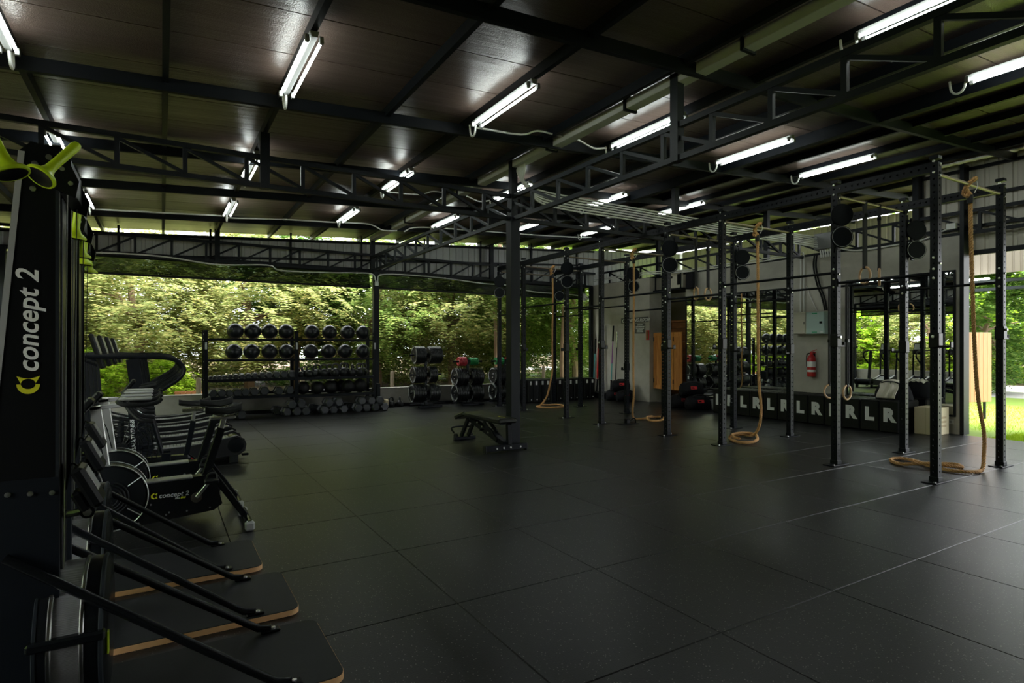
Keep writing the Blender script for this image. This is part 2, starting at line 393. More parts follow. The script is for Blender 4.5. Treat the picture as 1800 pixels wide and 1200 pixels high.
o = MB().box((-2.78,-3.2,-0.1),(11.63,-3.02,4.6)).obj('wall_near_light_block', K['concrete_dark'], smooth=False); struct(o, 'unseen concrete wall added behind the camera to keep light out')  # added out of view: blocks light from behind so the near end stays dark
o = MB().box((-2.78,-3.0,0.55),(-2.62,1.0,3.9)).obj('wall_left_light_block', K['concrete_dark'], smooth=False); struct(o, 'unseen solid wall added over the near left opening to keep light out')  # also added out of view, closes the near left opening against daylight
# ribbed steel sheets
def rib_profile(w, ribs, d=0.022):
    pts = []; p = w / ribs
    for k in range(ribs):
        a = k * p; pts += [(a, 0), (a + p*0.60, 0), (a + p*0.68, d), (a + p*0.92, d), (a + p, 0)]
    return pts
def sheet_mesh(name, w, z0, z1a, z1b, m_, ribs=4):
    """ribbed sheet in local XZ, ribs toward -y; top runs from z1a to z1b"""
    pr = rib_profile(w, ribs); vs = []; fs = []
    for x, d in pr:
        t = x / w; vs += [(x, -d, z0), (x, -d, z1a + (z1b - z1a) * t)]
    for i in range(len(pr) - 1): fs.append((2*i, 2*i+2, 2*i+3, 2*i+1))
    me = bpy.data.meshes.new(name); me.from_pydata(vs, [], fs); me.materials.append(m_); me.update(); return me
wfu = MB().box((-2.7,14.1,3.28),(15.2,14.16,3.36)).obj('wall_far_upper', K['steel'], smooth=False); struct(wfu, 'grey ribbed steel sheet wall above the far opening')
for k in range(26):
    x = -2.7 + k * 0.745
    o = link('sheet_panel', sheet_mesh('sheet_panel', 0.745, 3.28, zr(x) - 0.15, zr(x+0.745) - 0.15, K['sheet']), wfu); o.location = (x, 14.13, 0)
for x in [-2.4 + 1.64*k for k in range(9)]:
    MB().box((x,14.07,3.28),(x+0.04,14.105,zr(x)-0.02)).obj('stud', K['steel'], wfu, False)
for dz in (0.20, 0.62):
    MB().bar((-2.7,14.085,3.965-0.149-dz), (11.4,14.085,zr(11.4)-dz),0.03,0.05).obj('girt', K['steel'], wfu, False)
wru = MB().box((11.66,-3.0,3.0),(11.70,5.2,3.08)).obj('wall_right_upper', K['steel'], smooth=False); struct(wru, 'cream ribbed steel sheet wall high above the lawn opening')
for k in range(11):
    y = -3.0 + k * 0.745
    o = link('sheet_panel', sheet_mesh('sheet_panel', 0.745, 3.02, zr(11.6) - 0.02, zr(11.6) - 0.02, K['sheet_cream']), wru); o.location = (11.68, y, 0); o.rotation_euler = (0,0,pi/2)
for z in (3.45, 3.95, 4.42): MB().box((11.60,-3,z),(11.65,5.2,z+0.05)).obj('girt', K['steel'], wru, False)
for y in (5.14, 2.9, 0.7, -1.5): MB().box((11.58,y,3.02),(11.65,y+0.07,zr(11.6))).obj('stud', K['steel'], wru, False)
wib = MB().box((15.2,6.6,3.0),(15.26,14.1,3.1)).obj('wall_back_upper', K['steel'], smooth=False); struct(wib, 'brownish ribbed sheet wall far behind the mirror wall')
for k in range(10):
    y = 6.6 + k * 0.745
    o = link('sheet_panel', sheet_mesh('sheet_panel', 0.745, 3.02, zr(15) - 0.1, zr(15) - 0.1, K['sheet_cream']), wib); o.location = (15.2, y, 0); o.rotation_euler = (0,0,pi/2)
wlu = MB().box((-2.8,-3.0,3.02),(-2.74,14.1,3.12)).obj('wall_left_upper', K['steel'], smooth=False); struct(wlu, 'ribbed steel sheet above the left opening')
for k in range(23):
    y = -3.0 + k * 0.745
    o = link('sheet_panel', sheet_mesh('sheet_panel', 0.745, 3.05, zr(-2.7) - 0.02, zr(-2.7) - 0.02, K['sheet']), wlu); o.location = (-2.8, y + 0.745, 0); o.rotation_euler = (0,0,-pi/2)

# roof: outer skin plus foil-backed panels
cei = MB()
XA, XB, YA, YB = -3.6, 15.6, -4.1, 14.6
cei.add([(XA,YA,zr(XA)+0.03),(XB,YA,zr(XB)+0.03),(XB,YB,zr(XB)+0.03),(XA,YB,zr(XA)+0.03),(XA,YA,zr(XA)+0.09),(XB,YA,zr(XB)+0.09),(XB,YB,zr(XB)+0.09),(XA,YB,zr(XA)+0.09)],
        [(0,1,2,3),(7,6,5,4),(0,4,5,1),(1,5,6,2),(2,6,7,3),(3,7,4,0)])
cei = cei.obj('ceiling', K['sheet'], smooth=False); struct(cei, 'dark foil-lined roof sloping gently up to the right')
SEAM = 0.698
for k in range(-12, 15):
    y0 = 4.68 + k * SEAM
    if y0 < YA - 0.1 or y0 > YB: continue
    y1 = min(y0 + SEAM, YB); g = 0.006
    for xa, xb in ((XA, 4.3), (4.3, XB)):
        vs = []
        for x in (xa, xb):
            z = zr(x); vs += [(x,y0+g,z),(x,y1-g,z),(x,y0+g,z+0.03),(x,y1-g,z+0.03)]
        MB().add(vs, [(0,1,5,4),(2,6,7,3),(0,4,6,2),(1,3,7,5),(0,2,3,1),(4,5,7,6)]).obj('roof_panel', K['foil'], cei, False)

# purlins (along the hall) and rafters (across)
PURL = [-3.0,-2.03,-1.02,0.03,1.02,2.12,3.08,4.20,5.22,6.3,7.62,8.42,9.28,10.1,10.9,12.2,13.4,14.6]
for x in PURL:
    big = abs(x - 7.62) < 0.01
    w, h = (0.10, 0.16) if big else (0.05, 0.10)
    o = MB().bar((x,-4.0,zr(x)-h/2-0.002),(x,14.5,zr(x)-h/2-0.002), w, h).obj('purlin_beam', K['steel'], smooth=False)
    struct(o, 'wide black steel beam running lengthwise under the roof above the rig' if big else 'black steel purlin running lengthwise under the roof', None)
for y in (-2.6,-0.4,1.75,3.86,6.21,8.3,10.25,12.4):
    o = MB().bar((-3.3,y,zr(-3.3)-0.115),(15.3,y,zr(15.3)-0.115), 0.05, 0.12).obj('rafter_beam', K['steel'], smooth=False)
    struct(o, 'black steel rafter running crosswise under the roof')

# pale gutter box hanging under the roof over the middle truss
g = MB().cbox((4.33,-3.5,4.05),(4.47,13.92,4.15),0.006).obj('trim_gutter', K['tray'], smooth=False); struct(g, 'long pale grey cable trunking under the roof')
for y in (0.3,1.8,3.3,4.8,6.3,9.0,11.5): MB().box((4.31,y,4.03),(4.49,y+0.03,4.20)).obj('hanger_strap', K['steel'], g, False)

# welded trusses, every bar a piece of its own
def truss(label, p, q, zb, zt, pitch, off, down=True, m_='steel', tall=()):
    """p,q plan ends; posts every pitch from off; diagonals fall (down) or rise toward q"""
    e = bpy.data.objects.new('roof_truss', None); COL.objects.link(e); e['kind'] = 'structure'; e['label'] = label
    p = Vector((*p,0)); q = Vector((*q,0)); L = (q-p).length; d = (q-p)/L
    def at(t, z): r = p + d*t; return (r.x, r.y, z)
    for z in (zb, zt): MB().bar(at(0,z), at(L,z), 0.055, 0.055).obj('chord', K[m_], e, False)
    ts = []; t = off
    while t < L: ts.append(t); t += pitch
    for t in ts: MB().bar(at(t,zb+0.027), at(t,zt-0.027), 0.04, 0.045, up=d).obj('web_post', K[m_], e, False)
    for a, b in zip(ts, ts[1:]):
        z0, z1 = (zt-0.035, zb+0.035) if down else (zb+0.035, zt-0.035)
        MB().bar(at(a+0.02,z0), at(b-0.02,z1), 0.036, 0.036).obj('web_diagonal', K[m_], e, False)
    for t, z in tall: MB().bar(at(t,zb-0.03), at(t,z), 0.09, 0.10, up=d).obj('king_post', K[m_], e, False)
    return e
truss('black steel truss crossing the hall at the middle column', (-2.55,7.25),(11.35,7.25),3.315,3.64,0.612,0.32,True,'steel',[(3.57,zr(1.02)-0.1),(6.92,zr(4.37)-0.05),(10.22,zr(7.67)-0.1)])
truss('dark grey steel truss running lengthwise over the middle column', (4.37,13.9),(4.37,-3.0),3.315,3.64,0.612,0.43,True,'steel_grey',[(9.79,zr(4.37)-0.05),(16.0,zr(4.37)-0.05)])
truss('black steel truss over the far opening', (-2.55,13.92),(11.3,13.92),3.29,3.70,0.632,0.2,False,'steel',[(3.57,zr(1.02)-0.05),(6.95,zr(4.37)-0.05),(10.25,zr(7.7)-0.05)])
truss('black steel truss resting along the top of the mirror wall', (11.52,13.8),(11.52,-3.0),3.36,3.72,0.66,0.3,True,'steel',[(8.6,zr(11.5)-0.05),(2.3,zr(11.5)-0.05),(5.6,zr(11.5)-0.05),(11.2,zr(11.5)-0.05)])
truss('black steel truss over the left opening', (-2.6,-3.0),(-2.6,13.9),3.315,3.64,0.632,0.2,True,'steel')

# columns
def column(label, x, y, w, z1, m_='steel'):
    o = MB().cbox((x-w/2,y-w/2,0.0),(x+w/2,y+w/2,z1),0.004).obj('column', K[m_], smooth=False); struct(o, label)
    MB().cbox((x-w*0.8,y-w*0.8,0.001),(x+w*0.8,y+w*0.8,0.012),0.002).obj('base_plate', K['steel'], o, False)
    return o
column('tall black square column in the middle of the floor beside the bench', 4.37,7.25,0.15,3.32)
column('black column at the far wall beside the storage rack', 4.46,13.86,0.13,3.28)
column('black column at the far left corner', -2.5,13.86,0.14,3.3)
column('black column on the left side near the front', -2.55,4.0,0.14,3.3)
column('slim black column at the far right corner beside the rough concrete wall', 11.1,13.86,0.10,3.28)
o = MB().prism([(11.40,4.44),(11.60,4.44),(11.60,4.47),(11.43,4.47),(11.43,4.50),(11.40,4.50)],0.0,4.5,'z').obj('trim_end_post', K['steel'], smooth=False); struct(o, 'steel channel post closing the end of the mirror wall')
MB().cbox((11.60,4.45,0),(11.625,4.50,3.3),0.003).obj('pale_edge', K['tray'], o)

# mirror wall, changing room walls
def wallbox(name, label, lo, hi, m_='concrete'):
    o = MB().box(lo,hi).obj(name, K[m_], smooth=False); struct(o, label); return o
wr = wallbox('wall_right', 'grey polished concrete wall carrying the mirrors', (11.45,4.49,-0.1),(11.60,10.47,3.33))
wallbox('wall_changing_room', 'grey concrete wall of the changing room with the sign on it', (11.2,11.5,-0.1),(12.0,13.95,3.33))
wallbox('wall_passage_back', 'plain wall at the back of the changing room passage', (13.3,10.6,-0.1),(13.45,14.0,3.33))
wallbox('wall_passage_side', 'side wall inside the changing room passage', (12.0,13.8,-0.1),(13.3,13.95,3.33))
wallbox('wall_passage_light_block', 'unseen short wall added to shut lawn light out of the passage', (11.6,10.3,-0.1),(13.3,10.46,3.33))  # unseen blocker, added so lawn light does not brighten the passage
wallbox('wall_block_roof', 'flat concrete top of the room behind the mirrors', (11.63,6.3,3.2),(15.0,9.3,3.3))

# smoked roll-down blinds at the far opening
for a, b, which in ((-2.42,4.38,'left'),(4.54,11.02,'right')):
    o = MB().cbox((a,13.98,3.25),(b,14.08,3.37),0.01).obj('roller_blind', K['steel'])
    tag(o, f'smoked roller blind half rolled up over the {which} half of the far opening', 'blind', 'roller blinds over the far opening')
    MB().box((a+0.02,14.02,2.93),(b-0.02,14.024,3.27)).obj('blind_film', K['film'], o, False)
    MB().cbox((a,14.0,2.90),(b,14.045,2.945),0.006).obj('bottom_bar', K['black_plastic'], o)
for k,(ya,yb) in enumerate(((1.1,3.9),(4.1,13.7))):
    o = MB().cbox((-2.74,ya,3.10),(-2.64,yb,3.27),0.01).obj('roller_blind', K['steel'])
    tag(o, ['smoked roller blind over the near part of the left opening','smoked roller blind over the far part of the left opening'][k], 'blind', 'roller blinds over the left opening')
    MB().box((-2.70,ya+0.02,2.80),(-2.696,yb-0.02,3.12)).obj('blind_film', K['film'], o, False)
    MB().cbox((-2.72,ya,2.78),(-2.675,yb,2.82),0.006).obj('bottom_bar', K['black_plastic'], o)

# ================================================================== CEILING LAMPS
def make_lamp():
    """twin-tube batten, 1.22 m long along local y, hanging from z=0"""
    t = thing('ceiling_lamp', 'x', 'lamp')
    b = MB().prism([(-0.035,-0.005),(0.035,-0.005),(0.022,-0.05),(-0.022,-0.05)],-0.61,0.61,'y')
    b.obj('housing', K['enamel'], t)
    for sx in (-1, 1):
        MB().cyl((sx*0.055,-0.57,-0.062),(sx*0.055,0.57,-0.062),0.012,10).obj('tube', K['tubelight'], t)
        for sy in (-1, 1): MB().cbox((sx*0.055-0.016,sy*0.585-0.018,-0.085),(sx*0.055+0.016,sy*0.585+0.018,-0.03),0.004).obj('lamp_holder', K['enamel'], t)
    pts = [(0.0,0.60,-0.03)] + [(0.0,0.62+0.075*(1-cos(a))*0.9,-0.06-0.09*sin(a)) for a in [pi*k/10 for k in range(11)]] + [(0,0.76,-0.0)]
    MB().tube(pts,0.012,6).obj('flexible_conduit', K['white_pvc'], t)
    return t
lamp0 = make_lamp(); first = True
ROWN = {-1.02:'leftmost row',1.02:'second row from the left',3.06:'third row from the left',5.09:'row right of the middle column',7.12:'row before the rig',9.15:'row over the rig'}
for x, nm in ROWN.items():
    for y, pl in ((2.14,'nearest the camera'),(5.29,'before the crosswise truss'),(8.5,'behind the crosswise truss'),(11.2,'nearest the far opening')):
        if y < 3 and x < 4: continue                       # out of the picture there
        z = zr(x) - 0.105; lab = f'lit ceiling lamp, {nm}, {pl}'
        if first: lamp0.location = (x,y,z); lamp0['label'] = lab; lamp0['group'] = 'twin-tube ceiling lamps'; o = lamp0; first = False
        else: o = dup(lamp0,(x,y,z),0,lab,'twin-tube ceiling lamps')
        o.rotation_euler = (0, -0.055, 0)

# ================================================================== CONDUITS AND CABLES
def cable(name, label, pts, r=0.013, m_='white_pvc', cat='cable', n=7):
    o = MB().tube(pts, r, n).obj(name, K[m_]); tag(o, label, cat); return o
def clips(o, pts, step=1):
    for p in pts[1:-1:step]: MB().cbox((p[0]-0.022,p[1]-0.012,p[2]-0.02),(p[0]+0.022,p[1]+0.02,p[2]+0.02),0.003).obj('cable_clip', K['white_pvc'], o)
def smooth(pts, n=6):
    """Catmull-Rom through points"""
    P = [Vector(p) for p in pts]; P = [2*P[0]-P[1]] + P + [2*P[-1]-P[-2]]; out = []
    for i in range(1, len(P)-2):
        for k in range(n):
            t = k/n; a,b,c,d = P[i-1],P[i],P[i+1],P[i+2]
            out.append(0.5*((2*b)+(c-a)*t+(2*a-5*b+4*c-d)*t*t+(3*b-a-3*c+d)*t**3))
    out.append(P[-2]); return out
pts = [(-2.3,13.86,3.20),(-1.0,13.86,3.30),(0.0,13.86,3.31),(1.0,13.86,3.22),(2.0,13.86,3.28),(2.3,13.86,3.18),(3.3,13.86,3.20),(4.0,13.86,3.24),(4.35,13.78,3.22),(4.44,13.78,3.05)]
o = cable('cable_run', 'white cable sagging along the far truss left of the far column', smooth(pts), 0.016); clips(o, pts, 2)
pts = [(4.48,13.78,3.05),(4.56,13.78,3.22),(5.2,13.86,3.27),(6.3,13.86,3.25),(7.4,13.86,3.18),(8.2,13.86,3.17),(9.0,13.86,3.04),(10.2,13.86,3.02),(10.95,13.84,2.98)]
o = cable('cable_run', 'white cable sagging along the far truss right of the far column', smooth(pts), 0.016); clips(o, pts, 2)
o = MB().cbox((4.415,13.765,2.95),(4.505,13.80,3.05),0.006).obj('junction_box', K['white_pvc']); tag(o,'small white junction box on the far column','junction box')
o = MB().cbox((10.70,13.78,2.86),(10.86,13.86,3.06),0.008).obj('security_camera', K['white_pvc']); tag(o,'white camera and junction box under the far truss at the right corner','camera')
MB().tube([(10.78,13.76,2.95),(10.80,13.64,2.90)],0.035,12).obj('camera_barrel', K['white_pvc'], o); MB().tube(smooth([(10.8,13.8,2.86),(10.75,13.78,2.7),(10.85,13.78,2.55),(10.95,13.8,2.75)]),0.006,6).obj('loose_wire', K['white_pvc'], o)
y = 11.98
pts = [(-0.95,y,zr(-1)-0.14),(0.0,y,zr(0)-0.14),(0.95,y,zr(1)-0.14),(1.1,y,zr(1)-0.16),(2.0,y,zr(2)-0.14),(3.0,y,zr(3)-0.14),(3.7,y,zr(3.7)-0.14),(4.0,y,zr(4)-0.25),(4.32,y,zr(4.3)-0.25)]
cable('cable_run','white conduit joining the far ceiling lamps left of the trunking', smooth(pts), 0.014)
pts = [(4.48,y,zr(4.3)-0.25),(4.8,y,zr(4.6)-0.14),(6.0,y,zr(6)-0.15),(7.6,y,zr(7.6)-0.18),(9.1,y,zr(9)-0.18),(9.6,y,zr(9.5)-0.16)]
cable('cable_run','white conduit joining the far ceiling lamps right of the trunking', smooth(pts), 0.014)
for y in (5.98, 9.2):
    for a, b, sd_ in ((3.1,4.32,'left'),(4.48,5.05,'right')):
        m = (a+b)/2
        pts = [(a,y,zr(a)-0.15),(m,y,zr(m)-0.15),(m+(0.25 if sd_=='left' else -0.1),y,4.11),(b,y,4.11)]
        pts = pts if sd_ == 'left' else [(a,y,4.11),(a+0.12,y,4.11),(a+0.35,y,zr(a)-0.16),(b,y,zr(b)-0.15)]
        cable('cable_run', f'short white conduit from the trunking to the lamp on its {sd_}, ' + ('before the crosswise truss' if y < 7 else 'behind the crosswise truss'), smooth(pts,4), 0.012)

# bundle of white conduits crossing from the trunking to the distribution boards
BY = 6.95
for k in range(6):
    dz = 0.042*k; yy = 7.17 - 0.006*k
    pts = [(4.40,6.98+0.036*k,4.06),(4.40,6.98+0.036*k,3.95),(4.50+0.012*k,yy-0.04,3.83-dz*0.6),(4.95,yy,3.76-dz),(6.5,yy,3.74-dz),(8.6,yy,3.73-dz),(9.3,yy-0.03,3.73-dz),(10.3,yy-0.10,3.71-dz*0.9),(11.33,yy-0.25,3.68-dz)]
    cable('conduit_pipe', f'white conduit pipe, {ORD[k]} from the back of the bundle crossing to the wall box', smooth(pts,5), 0.014)
o = MB().cbox((11.30,6.60,3.42),(11.44,6.98,3.74),0.01).obj('pull_box', K['enamel']); tag(o,'white square pull box high on the mirror wall where the pipes end','junction box')
for k in range(6):
    y = 6.64 + 0.05*k
    cable('conduit_pipe', f'short vertical white pipe below the wall pull box, {ORD[k]} from the right', [(11.38,y,3.44),(11.41,y,3.30),(11.41,y,3.27)], 0.013)
for k, y in enumerate((7.33,7.26)):
    cable('conduit_pipe', f'white pipe running down the wall to the cream distribution board, {"left" if k==0 else "right"} one', smooth([(11.40,8.3,3.36+0.05*k),(11.41,7.6,3.38+0.05*k),(11.41,y+0.08,3.38+0.05*k),(11.41,y,3.30+0.04*k),(11.41,y,2.6),(11.41,y,2.19)],5), 0.014)
cable('conduit_pipe','thin white pipe slanting down to the pale green distribution board', smooth([(11.42,7.2,2.72),(11.42,7.12,2.5),(11.42,6.98,2.2)],4), 0.009)
cable('conduit_pipe','thin white pipe dropping beside the black cables on the mirror wall', smooth([(11.42,6.6,3.38),(11.42,6.66,3.2),(11.42,6.68,2.7),(11.42,6.7,2.2)],4), 0.008)
for k in range(2):
    cable('power_cable', f'thick black cable curving down the mirror wall, {"left" if k==0 else "right"} one', smooth([(11.40,7.02-0.05*k,3.34),(11.40,7.04-0.05*k,3.1),(11.40,6.97-0.05*k,2.75),(11.40,6.86-0.05*k,2.45),(11.40,6.80-0.04*k,2.2)],5), 0.018, 'black_plastic')
for k in range(2):
    cable('conduit_pipe', f'long white pipe running along the top of the changing room wall, {"upper" if k==0 else "lower"} one', [(11.16,13.8,3.40-0.05*k+0.1),(11.16,11.6,3.40-0.05*k+0.08),(11.38,10.4,3.40-0.05*k+0.02),(11.40,8.3,3.36+0.05*(1-k))], 0.014)
cable('conduit_pipe','white pipe sweeping along the top edge of the wall above the right mirror', smooth([(11.41,6.55,3.45),(11.41,6.4,3.36),(11.41,6.1,3.30),(11.41,5.6,3.31),(11.41,5.1,3.33),(11.41,4.8,3.42),(11.40,4.6,3.48)],5), 0.015)
o = MB().cbox((11.36,4.54,3.44),(11.44,4.68,3.54),0.006).obj('junction_box', K['white_pvc']); tag(o,'small white junction box at the right end of the mirror wall truss','junction box')

# ================================================================== ON THE MIRROR WALL
def mirror(label, y0, y1, z0, z1):
    t = thing('wall_mirror', label, 'mirror', (11.45,(y0+y1)/2,0)); h = (y1-y0)/2
    MB().box((-0.018,-h,z0),(-0.012,h,z1)).obj('mirror_glass', K['stone_mirror'], t, False)
    for a, b in (((-0.03,-h-0.03,z0-0.03),(0.0,h+0.03,z0)),((-0.03,-h-0.03,z1),(0.0,h+0.03,z1+0.03)),((-0.03,-h-0.03,z0),(0.0,-h,z1)),((-0.03,h,z0),(0.0,h+0.03,z1))):
        MB().cbox(a,b,0.003).obj('mirror_frame', K['steel'], t)
    return t
mirror('large wall mirror left of the fire extinguisher, reflecting the plate stacks', 7.62,10.42,0.30,2.70)
mirror('large wall mirror right of the fire extinguisher, reflecting the treadmills', 4.60,6.36,0.32,2.73)

t = thing('fire_extinguisher','red fire extinguisher hung on the concrete between the mirrors','extinguisher',(11.36,7.06,0.86))
MB().lathe([(0.0,0.0),(0.07,0.0),(0.082,0.015),(0.082,0.36),(0.06,0.42),(0.028,0.45),(0.028,0.47),(0.0,0.47)],n=20).obj('cylinder', K['red_paint'], t)
MB().lathe([(0.0835,0.20),(0.0835,0.31)],n=20).obj('paper_label', K['white_print'], t); MB().lathe([(0.0832,0.10),(0.0832,0.14)],n=20).obj('paper_label', K['white_print'], t)
b = MB().cbox((-0.02,-0.02,0.46),(0.02,0.02,0.50),0.004).bar((0,0.03,0.50),(0,-0.11,0.55),0.022,0.012).bar((0,0.03,0.48),(0,-0.09,0.49),0.022,0.010); b.obj('valve_handle', K['red_paint'], t)
MB().tube(smooth([(0,0.02,0.48),(0,0.09,0.46),(0,0.105,0.36),(0,0.10,0.2)],5),0.011,8).obj('hose', K['rubber'], t)
MB().cbox((0.078,-0.03,0.3),(0.09,0.03,0.5),0.002).obj('wall_bracket', K['steel'], t)

t = thing('distribution_board','cream metal distribution board under two white pipes','electrical box',(11.45,7.29,1.73))
MB().cbox((-0.14,-0.14,0.0),(-0.001,0.14,0.45),0.006).obj('body', K['cream_panel'], t); MB().cbox((-0.152,-0.13,0.012),(-0.14,0.13,0.438),0.004).obj('door', K['cream_panel'], t); MB().cbox((-0.158,-0.115,0.2),(-0.15,-0.10,0.25),0.002).obj('lock', K['black_plastic'], t)
t = thing('distribution_board','pale green metal distribution board above the fire extinguisher','electrical box',(11.45,6.94,1.725))
MB().cbox((-0.16,-0.195,0.0),(-0.001,0.195,0.45),0.006).obj('body', K['mint_panel'], t); d = MB().cbox((-0.174,-0.185,0.012),(-0.16,0.185,0.438),0.005).obj('door', K['mint_panel'], t)
MB().box((-0.1765,-0.05,0.405),(-0.174,0.06,0.425)).obj('green_sticker', K['green_print'], d, False); MB().box((-0.1765,-0.05,0.03),(-0.174,0.06,0.05)).obj('green_sticker', K['green_print'], d, False); MB().box((-0.1765,-0.17,0.03),(-0.174,-0.12,0.05)).obj('maker_plate', K['white_print'], d, False); MB().cbox((-0.182,-0.155,0.21),(-0.173,-0.10,0.255),0.003).obj('latch', K['black_plastic'], d)

# speaker and air conditioner on the shelf over the passage
t = thing('wall_speaker','black wall speaker at the left end of the mirror wall','speaker',(11.38,10.2,2.92)); MB().cbox((-0.10,-0.13,0),(0.06,0.13,0.40),0.015).obj('cabinet', K['black_plastic'], t); MB().cbox((-0.108,-0.115,0.02),(-0.10,0.115,0.38),0.006).obj('grille', K['fabric'], t)
sh = MB().cbox((11.3,10.5,2.93),(12.0,11.48,2.98),0.006).obj('wall_shelf', K['steel']); tag(sh,'black steel shelf bridging the changing room passage','shelf')
for yy in (10.55,11.43): MB().bar((11.35,yy,2.93),(11.35,yy,3.36),0.03,0.03,up=(1,0,0)).obj('hanger_rod', K['steel'], sh)
t = thing('air_conditioner_unit','pale outdoor air conditioner unit standing on the shelf over the passage','air conditioner',(11.62,10.95,2.98))
MB().cbox((-0.16,-0.36,0.02),(0.14,0.30,0.46),0.015).obj('casing', K['cream_panel'], t)
MB().lathe([(0.17,-0.005),(0.17,0.0),(0.16,0.0)],c=(-0.158,0.08,0.24),axis='x',n=24).obj('fan_grille', K['black_plastic'], t)
MB().cbox((-0.166,-0.33,0.10),(-0.158,-0.18,0.38),0.003).obj('louvre', K['black_plastic'], t); MB().cbox((-0.163,-0.02,0.28),(-0.158,0.1,0.34),0.002).obj('badge', K['black_plastic'], t)
for yy in (-0.28,0.24): MB().cbox((-0.15,yy-0.02,0),(0.13,yy+0.02,0.02),0.003).obj('foot', K['rubber'], t)

# ================================================================== CHANGING ROOM SIGNS AND DOOR
t = thing('room_sign','grey sign reading changing room in white capitals','sign',(11.2,0,0)); MB().cbox((-0.012,11.55,2.14),(-0.001,12.62,2.285),0.002).obj('sign_board', K['signgrey'], t)
place_text('lettering', text_mesh('lettering','CHANGING ROOM',0.125,K['white_print'],0.35,0.004,0.001,1.0), t, (-0.0135,12.58,2.165),(0,-1,0),(0,0,1))
t = thing('notice_board','small grey notice with five lines of white text under the changing room sign','sign',(11.2,0,0)); MB().cbox((-0.012,11.66,1.84),(-0.001,12.06,2.115),0.002).obj('notice_plate', K['signgrey'], t)
for k,(w,z,h) in enumerate(((0.20,2.055,0.032),(0.33,2.005,0.032),(0.32,1.96,0.024),(0.22,1.92,0.024),(0.24,1.875,0.024))):   # lines too small to read
    m = MB(); q = -w/2; R_ = random.Random(k)
    while q < w/2:
        e_ = min(q + R_.uniform(0.012,0.03), w/2); sl = 0.3*h
        m.add([(-0.0130,11.86-q,z),(-0.0130,11.86-e_,z),(-0.0130,11.86-e_-sl,z+h),(-0.0130,11.86-q-sl,z+h)],[(0,1,2,3)]); q = e_ + 0.008
    m.obj('printed_line', K['white_print'], t, False)
t = thing('wall_call_point','small red framed sign at the corner of the changing room wall','sign',(11.2,11.56,1.66)); MB().cbox((-0.02,-0.055,0),(-0.001,0.055,0.26),0.003).obj('red_frame', K['red_paint'], t); MB().cbox((-0.024,-0.035,0.03),(-0.02,0.035,0.23),0.002).obj('face_plate', K['darkwood'], t)

door = thing('door_1','light brown wooden half door of the changing room','door',(11.35,10.78,0)); door['kind'] = 'structure'
for a,b,nm in (((-0.022,0.0,0.36),(0.022,0.09,1.85),'stile'),((-0.022,0.62,0.36),(0.022,0.71,1.85),'stile'),((-0.022,0.09,1.76),(0.022,0.62,1.85),'rail'),((-0.022,0.09,0.36),(0.022,0.62,0.46),'rail')):
    MB().cbox(a,b,0.004).obj(nm, K['doorwood'], door)
for k in range(5): MB().cbox((-0.010,0.092+k*0.1056,0.46),(0.012,0.092+(k+1)*0.1056-0.004,1.76),0.004).obj('plank', K['doorwood'], door)
for z in (0.52,1.62): MB().cbox((-0.034,-0.02,z),(-0.02,0.012,z+0.11),0.003).obj('hinge', K['black_plastic'], door); MB().cbox((-0.034,0.672,z),(-0.02,0.70,z+0.11),0.003).obj('hinge', K['black_plastic'], door)
d2 = thing('door_2','narrow fixed wooden leaf beside the changing room door','door',(11.35,10.5,0)); d2['kind'] = 'structure'
MB().cbox((-0.02,0.0,0.36),(0.02,0.265,1.85),0.004).obj('leaf', K['doorwood'], d2); MB().cbox((-0.026,0.06,0.46),(-0.02,0.20,1.75),0.003).obj('panel', K['doorwood'], d2)
fr = thing('trim_passage_boards','dark wooden board screen inside the changing room passage','wooden screen',(12.05,11.0,0)); fr['kind'] = 'structure'
for k in range(12): MB().cbox((-0.015,0.0,0.02+k*0.178),(0.015,1.45,0.02+k*0.178+0.172),0.004).obj('board', K['darkwood'], fr)
MB().cbox((-0.04,-0.02,2.14),(0.03,1.47,2.20),0.005).obj('top_rail', K['darkwood'], fr); MB().cbox((-0.03,1.40,0.0),(0.03,1.47,2.3),0.005).obj('jamb', K['darkwood'], fr)

# ================================================================== PULL-UP RIG
RX = (7.17, 8.82); RY = (3.05,4.14,5.85,6.95,8.64,9.76,11.43,12.55); RH = 3.5; RW = 0.078
rig = thing('pull_up_rig','long black steel pull-up rig of eight bolted upright pairs','rig',(7.995,7.8,0))
def L(x,y,z): return (x-7.995, y-7.8, z)
def upright_mesh():
    """square tube with real round holes every 100 mm on all four faces"""
    m = MB(); h = RW/2; step = 0.07; r = 0.0115; n = int(RH/step)
    for face in range(4):
        a = face*pi/2; c, s = cos(a), sin(a)
        def P(u, z, d=h): x, y = u, -d; return (x*c - y*s, x*s + y*c, z)
        for k in range(n):
            z0 = k*step; z1 = z0+step; zc = (z0+z1)/2; vs = [P(-h,z0),P(h,z0),P(h,z1),P(-h,z1)]
            ring = [P(r*cos(pi/4+pi/4*j+pi), zc + r*sin(pi/4+pi/4*j+pi)) for j in range(8)]
            inn = [P(r*cos(pi/4+pi/4*j+pi), zc + r*sin(pi/4+pi/4*j+pi), h-0.006) for j in range(8)]
            vs += ring + inn
            # ring index 0 is at 225 deg (lower left), going counter-clockwise
            fs = [(0,1,4+2,4+1,4+0),(1,2,4+4,4+3,4+2),(2,3,4+6,4+5,4+4),(3,0,4+0,4+7,4+6)]
            fs += [(4+j,4+(j+1) % 8,12+(j+1) % 8,12+j) for j in range(8)]
            m.add(vs, fs)
    m.box((-h,-h,n*step),(h,h,n*step+0.004))
    me = bpy.data.meshes.new('upright'); me.from_pydata(m.v, [], m.f); me.materials.append(K['rig']); me.update(); return me
